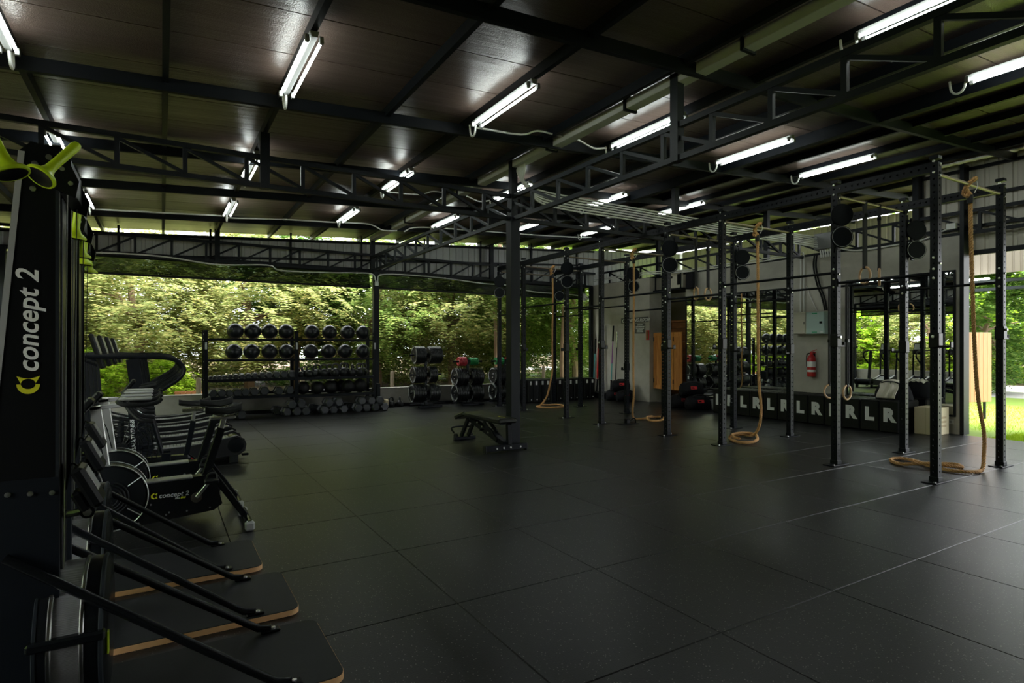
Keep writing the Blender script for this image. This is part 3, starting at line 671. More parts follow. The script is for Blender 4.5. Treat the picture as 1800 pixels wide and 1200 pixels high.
um = upright_mesh()
fm = MB().cbox((-0.16,-0.075,0.0015),(0.16,0.075,0.012),0.003).mesh('foot_plate', K['rig'])
gm = MB().cbox((-RW/2-0.008,-RW/2-0.008,0.012),(RW/2+0.008,RW/2+0.008,0.06),0.003).mesh('foot_collar', K['rig'])
bm_ = MB().lathe([(0.0,0.012),(0.013,0.012),(0.013,0.024),(0.0,0.026)],n=6).mesh('anchor_bolt', K['bolt'])
bb = MB().lathe([(0.0,0.0),(0.014,0.0),(0.014,0.010),(0.006,0.013),(0.0,0.013)],n=6).mesh('frame_bolt', K['bolt'])
cm = MB().cbox((-RW/2-0.005,-RW/2-0.005,RH-0.02),(RW/2+0.005,RW/2+0.005,RH+0.02),0.004).mesh('post_cap', K['rig'])
for x in RX:
    for y in RY:
        o = link('upright', um, rig); o.location = L(x,y,0.012)
        f = link('foot_plate', fm, rig); f.location = L(x,y,0)
        for sx in (-0.125,0.125): q = link('anchor_bolt', bm_, f); q.location = (sx,0.045*(1 if sx>0 else -1),0)
        c_ = link('foot_collar', gm, rig); c_.location = L(x,y,0)
        k = link('post_cap', cm, rig); k.location = L(x,y,0)
        for z in (3.46,3.34,2.42,2.30,2.20):
            q = link('frame_bolt', bb, rig); q.location = L(x-RW/2-0.001,y,z); q.rotation_euler = (0,-pi/2,0)
        for z in (3.42,3.30,2.36):
            q = link('frame_bolt', bb, rig); q.location = L(x,y-RW/2-0.001,z); q.rotation_euler = (pi/2,0,0)
def beam_mesh(Ln):
    """holed crossbeam along local +y, 100 mm tall"""
    m = MB(); hw = 0.038; hh = 0.05; n = max(2,int(round(Ln/0.07))); st = Ln/n; r = 0.0115
    for sx in (-1,1):
        for k in range(n):
            y0 = k*st; y1 = y0+st; yc = (y0+y1)/2; x = sx*hw
            vs = [(x,y0,-hh),(x,y1,-hh),(x,y1,hh),(x,y0,hh)] + [(x,yc+r*cos(pi/4+pi/4*j+pi),r*sin(pi/4+pi/4*j+pi)) for j in range(8)] + [(x-sx*0.006,yc+r*cos(pi/4+pi/4*j+pi),r*sin(pi/4+pi/4*j+pi)) for j in range(8)]
            m.add(vs, [(0,1,6,5,4),(1,2,8,7,6),(2,3,10,9,8),(3,0,4,11,10)] + [(4+j,4+(j+1) % 8,12+(j+1) % 8,12+j) for j in range(8)])
    m.add([(-hw,0,hh),(hw,0,hh),(hw,Ln,hh),(-hw,Ln,hh)],[(0,1,2,3)]); m.add([(-hw,0,-hh),(hw,0,-hh),(hw,Ln,-hh),(-hw,Ln,-hh)],[(3,2,1,0)])
    me = bpy.data.meshes.new('crossbeam'); me.from_pydata(m.v, [], m.f); me.materials.append(K['rig']); me.update(); return me
LOWZ = (2.25,2.38,2.25,2.38,2.25,2.38,2.25)
for x in RX:
    for a, b, zl in zip(RY, RY[1:], LOWZ):
        o = link('crossbeam', beam_mesh(b-a-RW), rig); o.location = L(x,a+RW/2,3.40)
        o = MB().cyl((0,RW/2,0),(0,b-a-RW/2,0),0.017,12).obj('pull_up_bar', K['rig'], rig); o.location = L(x,a,zl)
        for e_ in (RW/2+0.004, b-a-RW/2-0.004):
            q = MB().cbox((-0.03,e_-0.004,-0.05),(0.03,e_+0.004,0.05),0.002).obj('bar_flange', K['rig'], rig); q.location = L(x,a,zl)
for y in RY:
    o = MB().cyl((RW/2,0,0),(RX[1]-RX[0]-RW/2,0,0),0.019,12).obj('cross_pull_up_bar', K['brass_bar'], rig); o.location = L(RX[0],y,3.33)
# wall-ball target discs, in pairs on brackets
def target(x, y, sx, sy):
    br = MB()
    br.bar((0.0,0,3.10),(sx*0.10,sy*0.06,3.02),0.05,0.03).bar((sx*0.02,0,2.62),(sx*0.10,sy*0.06,2.86),0.05,0.03).bar((sx*0.10,sy*0.06,2.66),(sx*0.10,sy*0.06,3.24),0.06,0.02,up=(0,1,0))
    o = br.obj('target_bracket', K['rig'], rig); o.location = L(x,y,0)
    for z in (2.80,3.07):
        d = MB().lathe([(0.0,-0.012),(0.132,-0.012),(0.135,-0.008),(0.135,0.008),(0.0,0.008)],axis='y',n=28).obj('target_disc', K['rig'], rig); d.location = L(x+sx*0.11,y+sy*0.11,z); d.rotation_euler = (0,0,radians(-32) if sy<0 else 0)
        MB().lathe([(0.118,-0.0135),(0.124,-0.0135)],axis='y',n=28).obj('disc_ring', K['grey_print'] if z<3 else K['rig'], d)
for y in (4.14,6.95,9.76,12.55):
    target(RX[0],y,-0.55,-1); target(RX[1],y,0.9,-1)
# J-hooks (barbell cups)
jm = MB().cbox((-0.048,-0.05,-0.07),(0.048,0.05,0.09),0.006).cbox((-0.03,-0.14,-0.07),(0.03,-0.05,-0.045),0.004).cbox((-0.03,-0.155,-0.07),(0.03,-0.14,-0.005),0.004).mesh('j_hook', K['black_plastic'])
jb = MB().lathe([(0.0,0.0),(0.016,0.0),(0.016,0.02),(0.0,0.022)],n=10).mesh('hook_pin', K['bolt'])
for x, y, z, rz in ((7.17,3.05,1.52,0),(7.17,4.14,1.53,pi/2),(7.17,5.85,1.50,pi),(7.17,6.95,1.50,-pi/2*0),(7.17,8.64,1.50,pi/2*0),(7.17,9.76,1.45,pi),(7.17,11.43,1.45,0),(8.82,3.05,1.62,pi/2),(8.82,4.14,1.45,pi),(8.82,5.85,1.42,-pi/2),(8.82,6.95,1.45,0),(8.82,9.76,1.02,pi),(8.82,11.43,1.45,pi),(8.82,8.64,1.45,0)):
    o = link('j_hook', jm, rig); o.location = L(x,y,z); o.rotation_euler = (0,0,rz)
    q = link('hook_pin', jb, o); q.location = (-0.049,0,0.05); q.rotation_euler = (0,-pi/2,0)

# ================================================================== CLIMBING ROPES
def rope_geo(path, r=0.021, pitch=0.10):
    """three twisted strands along a path"""
    P = path; m = MB(); acc = [0]
    for a, b in zip(P, P[1:]): acc.append(acc[-1]+(b-a).length)
    u = None; frames = []
    for i in range(len(P)):
        t = (P[min(i+1,len(P)-1)]-P[max(i-1,0)]).normalized()
        if u is None: u = t.cross(Vector((0,1,0.1))).normalized()
        u = (u - t*u.dot(t)).normalized(); frames.append((u.copy(), t.cross(u)))
    for s in range(3):
        pts = []
        for i, p in enumerate(P):
            a = 2*pi*(acc[i]/pitch + s/3); uu, ww = frames[i]; pts.append(p + (uu*cos(a)+ww*sin(a))*r*0.52)
        m.tube(pts, r*0.58, 6)
    return m
def resample(pts, step):
    out = [pts[0]]; need = step
    for a, b in zip(pts, pts[1:]):
        Ln = (b-a).length; d = need
        while d < Ln: out.append(a+(b-a)*(d/Ln)); d += step
        need = d - Ln
    out.append(pts[-1]); return out
def rope(label, x, y, ztop, floor_pts, lean=0.0):
    t = thing('climbing_rope', label, 'rope', (x,y,0))
    hang = [Vector((0,0,ztop-0.10)),Vector((0.01+lean*0.1,0.005,2.6)),Vector((-0.01+lean*0.35,0.0,1.6)),Vector((lean*0.7,0.01,0.9))]
    pts = [Vector((p[0],p[1],0.025 if len(p)<3 else p[2])) for p in floor_pts]
    path = resample(smooth(hang+pts, 14), 0.0125)
    rope_geo(path).obj('rope_length', K['rope'], t)
    # knot looped over the bar
    loop = smooth([(0.0,0.0,ztop-0.12),(-0.05,0.02,ztop-0.04),(-0.035,-0.05,ztop+0.045),(0.02,-0.04,ztop+0.055),(0.045,0.04,ztop+0.02),(0.0,0.06,ztop-0.09),(-0.04,0.0,ztop-0.14)],8)
    rope_geo(resample([Vector(p) for p in loop],0.0125),0.024).obj('rope_knot', K['rope'], t)
    MB().lathe([(0.028,-0.05),(0.032,-0.03),(0.032,0.03),(0.028,0.05)],c=(0,0,ztop-0.17),n=12).obj('rope_binding', K['strap'], t)
    MB().tube(smooth([(0.02,-0.05,ztop+0.06),(0.045,-0.055,ztop-0.02),(0.01,-0.04,ztop-0.10)],4),0.005,5).obj('cord_tie', K['white_print'], t)
    return t
rope('thick tan climbing rope on the nearest rig bay, its end looped on the floor', 7.99,3.05,3.33,[(0.36,0.0,0.45),(0.36,0.0,0.18),(0.26,-0.02),(0.0,-0.03),(-0.12,0.12),(-0.06,0.36),(0.12,0.60),(0.20,0.78),(0.06,0.86),(-0.12,0.78),(-0.20,0.62),(-0.12,0.46,0.05),(-0.04,0.30,0.065),(0.02,0.20,0.05),(0.20,0.16),(0.34,0.28),(0.21,0.40)], 0.32)
rope('tan climbing rope ending in a flat coil in the middle of the rig', 7.99,5.85,3.33,[(0.09,0.0,0.5),(0.12,0.06,0.2),(0.18,0.22,0.04),(0.18,0.38),(-0.02,0.44),(-0.28,0.30),(-0.46,0.08),(-0.50,-0.10),(-0.34,-0.16),(-0.10,-0.06),(0.08,0.06),(0.22,0.22,0.06),(0.10,0.36,0.066),(-0.12,0.36,0.06),(-0.34,0.18,0.06),(-0.40,0.02,0.06)], 0.07)
rope('tan climbing rope hanging past the changing room wall, end lying to the right', 7.99,8.64,3.33,[(0.0,0.0,0.5),(0.02,0.06,0.2),(0.16,0.16,0.03),(0.32,0.07),(0.55,0.12),(0.72,0.17),(0.84,0.08),(0.72,-0.12),(0.52,-0.26),(0.30,-0.34),(0.24,-0.18),(0.36,0.0,0.06),(0.56,0.06,0.06)])
rope('tan climbing rope at the far bay of the rig, end looped on the floor', 7.99,11.43,3.33,[(-0.06,0.02,0.6),(-0.10,0.10,0.28),(-0.15,0.30,0.06),(-0.16,0.44),(-0.18,0.22),(-0.04,0.04),(0.18,-0.02),(0.36,0.06),(0.54,0.34),(0.50,0.54),(0.28,0.56),(0.02,0.54,0.05)])

# ================================================================== GYMNASTIC RINGS
def ring(label, x, y, zbar, zring, rot, drop_from=None):
    t = thing('gymnastic_ring', label, 'ring', (x,y,0), rot, 'wooden gymnastic rings on straps')
    pts = [(0.105*cos(a),0,zring+0.105*sin(a)) for a in [2*pi*k/28 for k in range(28)]]
    MB().tube(pts,0.0145,10,closed=True).obj('wooden_ring', K['ringwood'], t)
    for dx in (-0.018,0.018): MB().box((dx*1.0-0.004,-0.019,zring+0.115),(dx*1.0+0.004,0.019,zbar+0.02)).obj('strap', K['strap'], t, False)
    MB().cbox((-0.026,-0.021,zring+0.085),(0.026,0.021,zring+0.13),0.006).obj('strap_loop', K['strap'], t)
    MB().cbox((-0.03,-0.024,zring+0.75),(0.03,0.024,zring+0.80),0.004).obj('buckle', K['black_plastic'], t) if zbar-zring > 0.9 else None
    MB().lathe([(0.024,-0.022),(0.027,-0.02),(0.027,0.02),(0.024,0.022)],c=(0,0,zbar),axis='x',n=12).obj('bar_wrap', K['strap'], t)
ring('left wooden ring of the pair at the lawn end of the rig', 7.83,4.14,3.33,2.39,radians(62))
ring('right wooden ring of the pair at the lawn end of the rig', 8.18,4.14,3.33,2.39,radians(28))
ring('left wooden ring of the pair near the wall speaker', 7.85,6.95,3.33,2.38,radians(62))
ring('right wooden ring of the pair near the wall speaker', 8.15,6.95,3.33,2.38,radians(10))
ring('left of two low wooden rings before the letter pads', 8.82,5.18,2.38,0.78,radians(-20))
ring('right of two low wooden rings before the letter pads', 8.82,4.92,2.38,0.78,radians(0))

# ================================================================== STORAGE RACK WITH BALLS, DUMBBELLS, KETTLEBELLS
RKX = (0.765, 2.51, 4.24); RKF, RKB = 13.26, 13.80
rack = thing('storage_rack','two-bay black steel storage rack with four shelf levels at the far wall','rack',(2.5,13.5,0))
def LR_(x,y,z): return (x-2.5,y-13.5,z)
for x in RKX:
    for y in (RKF, RKB):
        MB().cbox(LR_(x-0.035,y-0.035,0.012),LR_(x+0.035,y+0.035,1.81),0.003).obj('upright', K['rig'], rack)
        MB().cbox(LR_(x-0.06,y-0.06,0.0015),LR_(x+0.06,y+0.06,0.014),0.002).obj('foot', K['rig'], rack)
        for z in (0.15,0.42,0.80,1.16,1.60,1.72): MB().cbox(LR_(x-0.042,y-0.008,z),LR_(x+0.042,y+0.008,z+0.016),0.002).obj('bolt', K['bolt'], rack)
    MB().cbox(LR_(x-0.03,RKF,0.06),LR_(x+0.03,RKB,0.12),0.003).obj('side_brace', K['rig'], rack)
    MB().box(LR_(x-0.02,RKF-0.037,1.42),LR_(x+0.02,RKF-0.0355,1.56)).obj('maker_plate', K['grey_print'], rack, False)
for a, b in zip(RKX, RKX[1:]):
    for z in (1.19, 1.62):
        for y in (RKF, RKB-0.16):
            MB().cbox(LR_(a+0.035,y-0.022,z-0.022),LR_(b-0.035,y+0.022,z+0.022),0.003).obj('ball_rail', K['rig'], rack)
for (a,b), zs in (((RKX[0],RKX[1]),(0.80,0.44)),((RKX[1],RKX[2]),(0.80,0.42))):
    for z in zs:
        sh = MB().cbox(LR_(a+0.036,RKF-0.03,z-0.012),LR_(b-0.036,RKB+0.02,z),0.003).obj('shelf_tray', K['rig'], rack)
        MB().cbox(LR_(a+0.036,RKF-0.045,z-0.05),LR_(b-0.036,RKF-0.03,z+0.010),0.003).obj('shelf_lip', K['rig'], sh)
        MB().cbox(LR_(a+0.036,RKB+0.02,z-0.03),LR_(b-0.036,RKB+0.03,z+0.05),0.003).obj('shelf_lip', K['rig'], sh)
MB().cbox(LR_(4.28,13.2,0.28),LR_(4.36,13.6,0.62),0.006).obj('side_holder', K['rig'], rack)

def medball():
    t = thing('medicine_ball','x','ball'); m = MB().ball((0,0,0),0.166,28,(1,1,0.98)); m.obj('ball_shell', K['ballskin'], t)
    for a in range(4):
        q = 2*pi*a/8
        pts = [(0.1665*cos(q)*sin(s),0.1665*sin(q)*sin(s),0.163*cos(s)) for s in [2*pi*k/32 for k in range(32)]]
        MB().tube(pts,0.0022,5,closed=True).obj('seam', K['fabric'], t)
    return t
mbp = medball(); fst = True
def put(proto, flag, loc, rz, label, group):
    if flag[0]: flag[0] = False; proto.location = loc; proto.rotation_euler = (0,0,rz); proto['label'] = label; proto['group'] = group; return proto
    return dup(proto, loc, rz, label, group)
fl = [True]
for r, (z, xs) in enumerate(((1.79,(1.321,1.656,1.99,2.33,2.868,3.255,3.66,4.02)),(1.36,(1.294,1.635,1.99,2.335,2.844,3.23,3.602,4.02)))):
    for k, x in enumerate(xs):
        o = put(mbp, fl, (x,13.44,z+0.008), RND.random()*6, f'black medicine ball on the {"top" if r==0 else "second"} rails of the rack, {ORD[k]} from the left', 'medicine balls on the rack')
        o.rotation_euler = (RND.random()*0.8,RND.random()*0.8,RND.random()*6)

def hexdumb(L_, r_):
    """hex dumbbell lying along local y, resting on a flat, base at z=0"""
    t = thing('hex_dumbbell','x','dumbbell'); ap = r_*cos(pi/6)
    for sy in (-1,1):
        hy = L_*0.30
        prof = [(r_*0.78,L_/2),(r_,L_/2-0.022),(r_,L_/2-hy+0.012),(r_*0.8,L_/2-hy)]
        m = MB(); vs=[]; 
        for rr, yy in prof:
            for k in range(6): a = pi/3*k; vs.append((rr*cos(a), sy*yy, ap+rr*sin(a)))
        fs=[]
        for i in range(3):
            for k in range(6): fs.append((i*6+k,i*6+(k+1)%6,(i+1)*6+(k+1)%6,(i+1)*6+k))
        fs += [tuple(range(6)),tuple(range(18,24))]
        m.add(vs,fs).obj('hex_head', K['hexrub'], t, True)
    MB().tube([(0,-L_*0.22,ap),(0,-L_*0.1,ap),(0,0,ap),(0,L_*0.1,ap),(0,L_*0.22,ap)],[0.014,0.016,0.0185,0.016,0.014],10).obj('grip', K['chrome'], t)
    return t
sizes = [0.042+0.0036*k for k in range(14)]
x = 0.812
for k, r_ in enumerate(sizes):
    x += r_ * 0.92 if k else r_
    o = hexdumb(0.20+0.14*k/13, r_); o.location = (x,13.42,0.803); o['group'] = 'hex dumbbells on the upper tray'
    o['label'] = f'black hex dumbbell on the upper tray, {ORD[k]} from the left'; x += r_ * 0.92
for k, (x, r_) in enumerate(zip((0.90,1.06,1.20,1.345,1.50,1.67,1.87,2.16,2.385),(0.086,0.090,0.076,0.088,0.092,0.094,0.104,0.096,0.10))):
    o = hexdumb(0.34,r_); o.location = (x,13.44,0.443); o['group'] = 'hex dumbbells on the lower tray'
    o['label'] = f'larger black hex dumbbell on the lower tray, {ORD[k]} from the left'
# piles of big dumbbells on the floor, handles pointing out from the wall
hd = hexdumb(0.36,0.100); fl = [True]; AP = 0.100*cos(pi/6)
def pile(where, x0, cols, top, y0=13.22):
    n = 0
    for k in range(cols):
        put(hd, fl, (x0+k*0.206+RND.uniform(-.01,.01),y0+RND.uniform(-.03,.03),0.001), RND.uniform(-.08,.08), f'big hex dumbbell {where}, bottom row, {ORD[k]} from left', 'hex dumbbells piled on the floor')
    for k in range(top):
        put(hd, fl, (x0+0.103+k*0.206,y0+RND.uniform(-.03,.03),AP*2-0.018), RND.uniform(-.06,.06), f'big hex dumbbell {where}, upper row, {ORD[k]} from left', 'hex dumbbells piled on the floor')
pile('beside the bike saddles', 1.17, 2, 1, 13.13); pile('under the middle of the rack', 2.28, 3, 2); pile('under the right bay of the rack', 3.06, 3, 2); pile('at the far column', 3.80, 4, 3)
# a second row behind
for k, (x, nm) in enumerate(((2.20,'under the middle of the rack'),(2.98,'under the right bay of the rack'),(3.76,'at the far column'))):
    put(hd, fl, (x-0.04,13.62,0.001), 0.05, f'big hex dumbbell standing behind the pile {nm}', 'hex dumbbells piled on the floor')

def kettlebell(r_):
    t = thing('kettlebell','x','kettlebell')
    MB().lathe([(0.0,0.0),(r_*0.62,0.0),(r_*0.80,r_*0.14),(r_,r_*0.75),(r_*0.94,r_*1.2),(r_*0.66,r_*1.6),(r_*0.3,r_*1.8),(0.0,r_*1.83)],n=20).obj('bell', K['iron'], t)
    w = r_*0.66
    MB().tube(smooth([(-w*0.85,0,r_*1.45),(-w*1.08,0,r_*2.05),(-w*0.8,0,r_*2.55),(0,0,r_*2.68),(w*0.8,0,r_*2.55),(w*1.08,0,r_*2.05),(w*0.85,0,r_*1.45)],4),r_*0.19,9).obj('handle', K['iron'], t)
    return t
KB = [(2.62,13.38,.062,0.2),(2.73,13.55,.07,0.1),(2.80,13.36,.072,0.1),(2.93,13.42,.078,0.9),(3.02,13.62,.08,0.0),(3.12,13.40,.082,0.1),(3.30,13.62,.082,0.3),(3.37,13.36,.088,0.1),(3.56,13.40,.092,0.1),(3.68,13.62,.088,0.6),(3.76,13.38,.080,1.0),(3.93,13.38,.088,0.2),(4.07,13.58,.085,0.2)]
for k, (x,y,r_,a) in enumerate(KB):
    r_ *= 1.2; o = kettlebell(r_); o.location = (x,y,0.802); o.rotation_euler = (0,0,a); o['group'] = 'kettlebells on the rack'
    o['label'] = f'black kettlebell on the rack shelf, {ORD[k]} from the left'
for k, (x,y) in enumerate(((4.80,13.72),(5.03,13.74))):
    o = kettlebell(0.088); o.location = (x,y,0.001); o.rotation_euler = (0,0,0.3+k); o['group'] = 'kettlebells on the floor'
    o['label'] = f'kettlebell standing on the floor by the low wall, {["left","right"][k]} one of the two'
sl = thing('slam_ball','x','ball'); MB().ball((0,0,0.155),0.155,24).obj('ball_shell', K['slam'], sl); MB().lathe([(0.0,0.3105),(0.018,0.309),(0.018,0.300)],n=10).obj('valve', K['black_plastic'], sl)
fl = [True]
for k, (x,y,s) in enumerate(((2.68,13.45,.92),(2.99,13.42,.90),(3.02,13.70,.85),(3.27,13.40,.95),(3.40,13.66,.9),(3.58,13.64,.9),(3.66,13.38,.95),(3.94,13.40,1.0))):
    o = put(sl, fl, (x,y,0.421), k*0.7, f'black slam ball on the bottom shelf of the rack, {ORD[k]} from the left', 'slam balls on the rack'); o.scale = (s,s,s)
o = MB().cbox((4.62,13.66,0.0),(4.72,13.84,0.2),0.02).obj('foam_block', K['cream']); tag(o,'cream foam block on the floor beside the far column','foam block')

# ================================================================== PLATE TREES
def plate_mesh(R, w, ring=True):
    hr = 0.026
    return [(hr,-w/2),(R*0.30,-w/2),(R*0.36,-w*0.34),(R*0.72,-w*0.34),(R*0.78,-w/2),(R-0.006,-w/2),(R,-w/2+0.006),(R,w/2-0.006),(R-0.006,w/2),(R*0.78,w/2),(R*0.72,w*0.34),(R*0.36,w*0.34),(R*0.30,w/2),(hr,w/2),(hr,-w/2)]
def plate_proto(R, w, m_, mark='white_print'):
    t = thing('weight_plate','x','weight plate')
    MB().lathe(plate_mesh(R,w),axis='x',n=36).obj('disc', K[m_], t)
    for sx in (-1,1):
        MB().lathe([(0.026,sx*w*0.50),(0.045,sx*w*0.52),(0.045,sx*w*0.4)],axis='x',n=20).obj('hub', K['chrome'], t)
        m = MB()                                        # printed arcs on the rim face
        for a0,a1 in ((0.35,1.35),(1.8,2.8),(3.5,4.5),(4.95,5.95)):
            n = 10; vs=[]
            for k in range(n+1):
                a = a0+(a1-a0)*k/n
                for rr in (R*0.82,R*0.93): vs.append((sx*(w/2+0.0008),rr*cos(a),rr*sin(a)))
            m.add(vs,[(2*k,2*k+1,2*k+3,2*k+2) for k in range(n)])
        m.obj('printed_mark', K[mark], t, False)
    return t
pls = {'l':[plate_proto(0.225,0.062,'rubber_plate','grey_print'),[True]],'m':[plate_proto(0.205,0.046,'rubber_plate','grey_print'),[True]],'s':[plate_proto(0.215,0.030,'rubber_plate','grey_print'),[True]],
       'r':[plate_proto(0.115,0.028,'red_rub','red_rub'),[True]],'g':[plate_proto(0.095,0.026,'green_rub','green_rub'),[True]]}
WID = {'l':.062,'m':.046,'s':.030,'r':.028,'g':.026}
NMK = {'l':'thick black bumper plate','m':'black bumper plate','s':'slim black bumper plate','r':'small red change plate','g':'small green change plate'}
def plate_tree(label, short, x, levels):
    t = thing('plate_tree', label, 'plate rack', (x,13.42,0))
    MB().cbox((-0.03,-0.03,0.05),(0.03,0.03,levels[2][0]+0.03),0.004).obj('post', K['steel_grey'], t)
    MB().cbox((-0.30,-0.33,0.002),(0.30,-0.25,0.05),0.005).obj('base_bar', K['rig'], t); MB().cbox((-0.30,0.25,0.002),(0.30,0.33,0.05),0.005).obj('base_bar', K['rig'], t); MB().cbox((-0.04,-0.30,0.006),(0.04,0.30,0.055),0.004).obj('base_spine', K['rig'], t)
    for z in (0.2,0.55,1.0): MB().lathe([(0,0),(0.015,0),(0.015,0.012),(0,0.014)],c=(0,0,0),n=8).obj('frame_bolt', K['bolt'], t).location = (0,-0.055,z)
    for z, left, right in levels:
        MB().cyl((-0.41,0,z),(0.41,0,z),0.024,14).obj('peg', K['rig'], t); MB().cbox((-0.05,-0.06,z-0.05),(0.05,0.06,z+0.05),0.004).obj('peg_bracket', K['rig'], t)
        lv = {0:'bottom',1:'middle',2:'top'}[[l[0] for l in levels].index(z)]
        for side, lst in ((-1,left),(1,right)):
            d = 0.056
            for k, c in enumerate(lst):
                d += WID[c]/2 + 0.001
                p, f_ = pls[c]
                o = put(p, f_, (x+side*d,13.42,z), 0, f'{NMK[c]}, {ORD[k]} out on the {lv} {"left" if side<0 else "right"} peg, {short}', 'plates on the plate trees')
                o.rotation_euler = (RND.random()*6,0,0); d += WID[c]/2 + 0.001
plate_tree('plate tree nearest the storage rack, loaded with black plates only','rack-side plate tree',5.58,[(0.34,'lllll','llll'),(0.79,'mmmmmm','mmmm'),(1.27,'ssssssss','ssssssssss')])
plate_tree('middle plate tree with small red and green plates on top','middle plate tree',6.73,[(0.30,'lllll','lllll'),(0.71,'lllll','lllll'),(1.10,'rrrrrrr','gggggggg')])
plate_tree('plate tree half hidden by the rig with green and red plates on top','rig-side plate tree',7.83,[(0.30,'lllll','lllll'),(0.71,'lllll','lllll'),(1.10,'gggggggg','rrrrrrr')])

# ================================================================== BLACK TAGGED BLOCKS ALONG THE FAR RIGHT WALL
bp_ = thing('jerk_block','x','foam block')
MB().cbox((-0.085,-0.30,0.002),(0.085,0.30,0.60),0.012).obj('block_body', K['vinyl'], bp_)
MB().box((-0.030,-0.3025,0.46),(0.030,-0.300,0.56)).obj('white_tag', K['white_print'], bp_, False)
MB().lathe([(0.0,-0.304),(0.016,-0.304),(0.016,-0.299)],c=(0.02,0,0.07),axis='y',n=10).obj('rivet', K['white_print'], bp_)
fl = [True]
for k in range(12):
    put(bp_, fl, (8.37+k*0.188,13.28,0), RND.uniform(-.04,.04), f'upright black block with white tag at the far wall, {ORD[k]} from the left', 'black tagged blocks at the far wall')

# ================================================================== BARBELLS STANDING IN A HOLDER
bh = MB().cbox((10.78,12.45,0.002),(11.18,13.85,0.16),0.01).obj('barbell_holder', K['rig']); tag(bh,'low black barbell holder against the changing room wall','barbell holder')
BARS = [(13.78,'steel',1.9,'plain black barbell'),(13.62,'teal',1.72,'barbell with a teal shaft'),(13.46,'red_paint',2.1,'barbell with a red shaft, left of the two'),(13.34,'red_paint',2.1,'barbell with a red shaft, right of the two'),(12.84,'purple',2.08,'barbell with a purple shaft'),(12.66,'steel',1.9,'black barbell with a bright sleeve')]
for k,(y,m_,h,nm) in enumerate(BARS):
    t = thing('barbell', f'{nm} standing upright by the concrete wall','barbell',(10.99,y,0.0)); t.rotation_euler = (0,radians(3.0),0)
    MB().lathe([(0.025,0.162),(0.025,0.50),(0.034,0.505),(0.034,0.525),(0.0,0.527)],n=14).obj('sleeve', K['black_plastic'] if k!=5 else K['chrome'], t)
    MB().cyl((0,0,0.52),(0,0,h-0.44),0.0145,12).obj('shaft', K[m_], t)
    if m_=='red_paint': MB().lathe([(0.026,0.56),(0.03,0.6),(0.03,h-0.5),(0.026,h-0.46)],n=12).obj('foam_wrap', K['red_paint'], t)
    if m_=='purple': MB().cyl((0,0,0.53),(0,0,1.0),0.0155,12).obj('teal_wrap', K['teal'], t)
    MB().lathe([(0.0,h-0.442),(0.034,h-0.44),(0.034,h-0.42),(0.025,h-0.415),(0.025,h),(0.0,h)],n=14).obj('sleeve', K['chrome'] if k==5 else K['black_plastic'], t)

# ================================================================== SANDBAGS
def sandbag(label, x, y, z, rz, rot=(0,0), sc=1.0):
    t = thing('sandbag', label, 'sandbag', (x,y,z), rz); t.scale = (sc,)*3
    m = MB(); vs=[]; fs=[]; n=20; N=14; R_=random.Random(hash(label)%999)
    for i in range(N+1):
        u = -1+2*i/N; rr = (1-abs(u)**4.5)**(1/2.4) if abs(u)<1 else 0.0
        for k in range(n):
            a = 2*pi*k/n; w = 1+0.06*sin(3*a+u*4)+0.03*sin(5*a-u*6); py = rr*0.20*cos(a)*w; pz = rr*0.185*sin(a)*w
            if pz < -0.14: pz = -0.14
            vs.append((u*0.30,py,pz+0.14))
    for i in range(N):
        for k in range(n): fs.append((i*n+k,i*n+(k+1)%n,(i+1)*n+(k+1)%n,(i+1)*n+k))
    m.add(vs,fs).obj('bag_shell', K['fabric'], t)
    MB().tube(smooth([(-0.16,-0.10,0.30),(-0.10,-0.13,0.345),(0.10,-0.13,0.345),(0.16,-0.10,0.30)],4),0.014,8).obj('carry_handle', K['strap'], t)
    m = MB(); vs=[]
    for i in range(7):
        a = radians(205+ i*8)
        for x_ in (-0.10,0.10): vs.append((x_,0.206*cos(a),0.192*sin(a)+0.14+0.0)) 
    m.add([( x_, -0.212*cos(radians(10+7*i)), 0.14+0.198*sin(radians(10+7*i))) for i in range(4) for x_ in (-0.075,0.075)],[(2*i,2*i+1,2*i+3,2*i+2) for i in range(3)]).obj('red_label', K['red_print'], t)
    return t
sandbag('black sandbag lying left at the foot of the changing room wall', 10.80,12.42,0.0,radians(-28),sc=0.9)
sandbag('black sandbag with red label at the right foot of the changing room wall', 10.78,11.98,0.0,radians(-28),sc=0.9)
sandbag('black sandbag on top of two others by the changing room wall', 10.80,12.2,0.275,radians(-30),sc=0.9)
sandbag('black sandbag at the bottom left of the pile by the changing room door', 10.78,9.98,0.0,radians(-28))
sandbag('black sandbag with red label at the bottom right of the pile near the letter pads', 10.78,9.50,0.0,radians(-25))
sandbag('black sandbag with red label on top of the pile near the changing room door', 10.84,9.74,0.30,radians(-30))
o = thing('step_board','grey exercise step standing beside the sandbags under the mirror','step',(11.2,9.25,0)); MB().cbox((-0.2,-0.16,0.26),(0.2,0.16,0.31),0.02).obj('top_pad', K['vinyl'], o); MB().cbox((-0.19,-0.15,0.002),(0.19,0.15,0.26),0.02).obj('base_block', K['grey_plastic'], o)

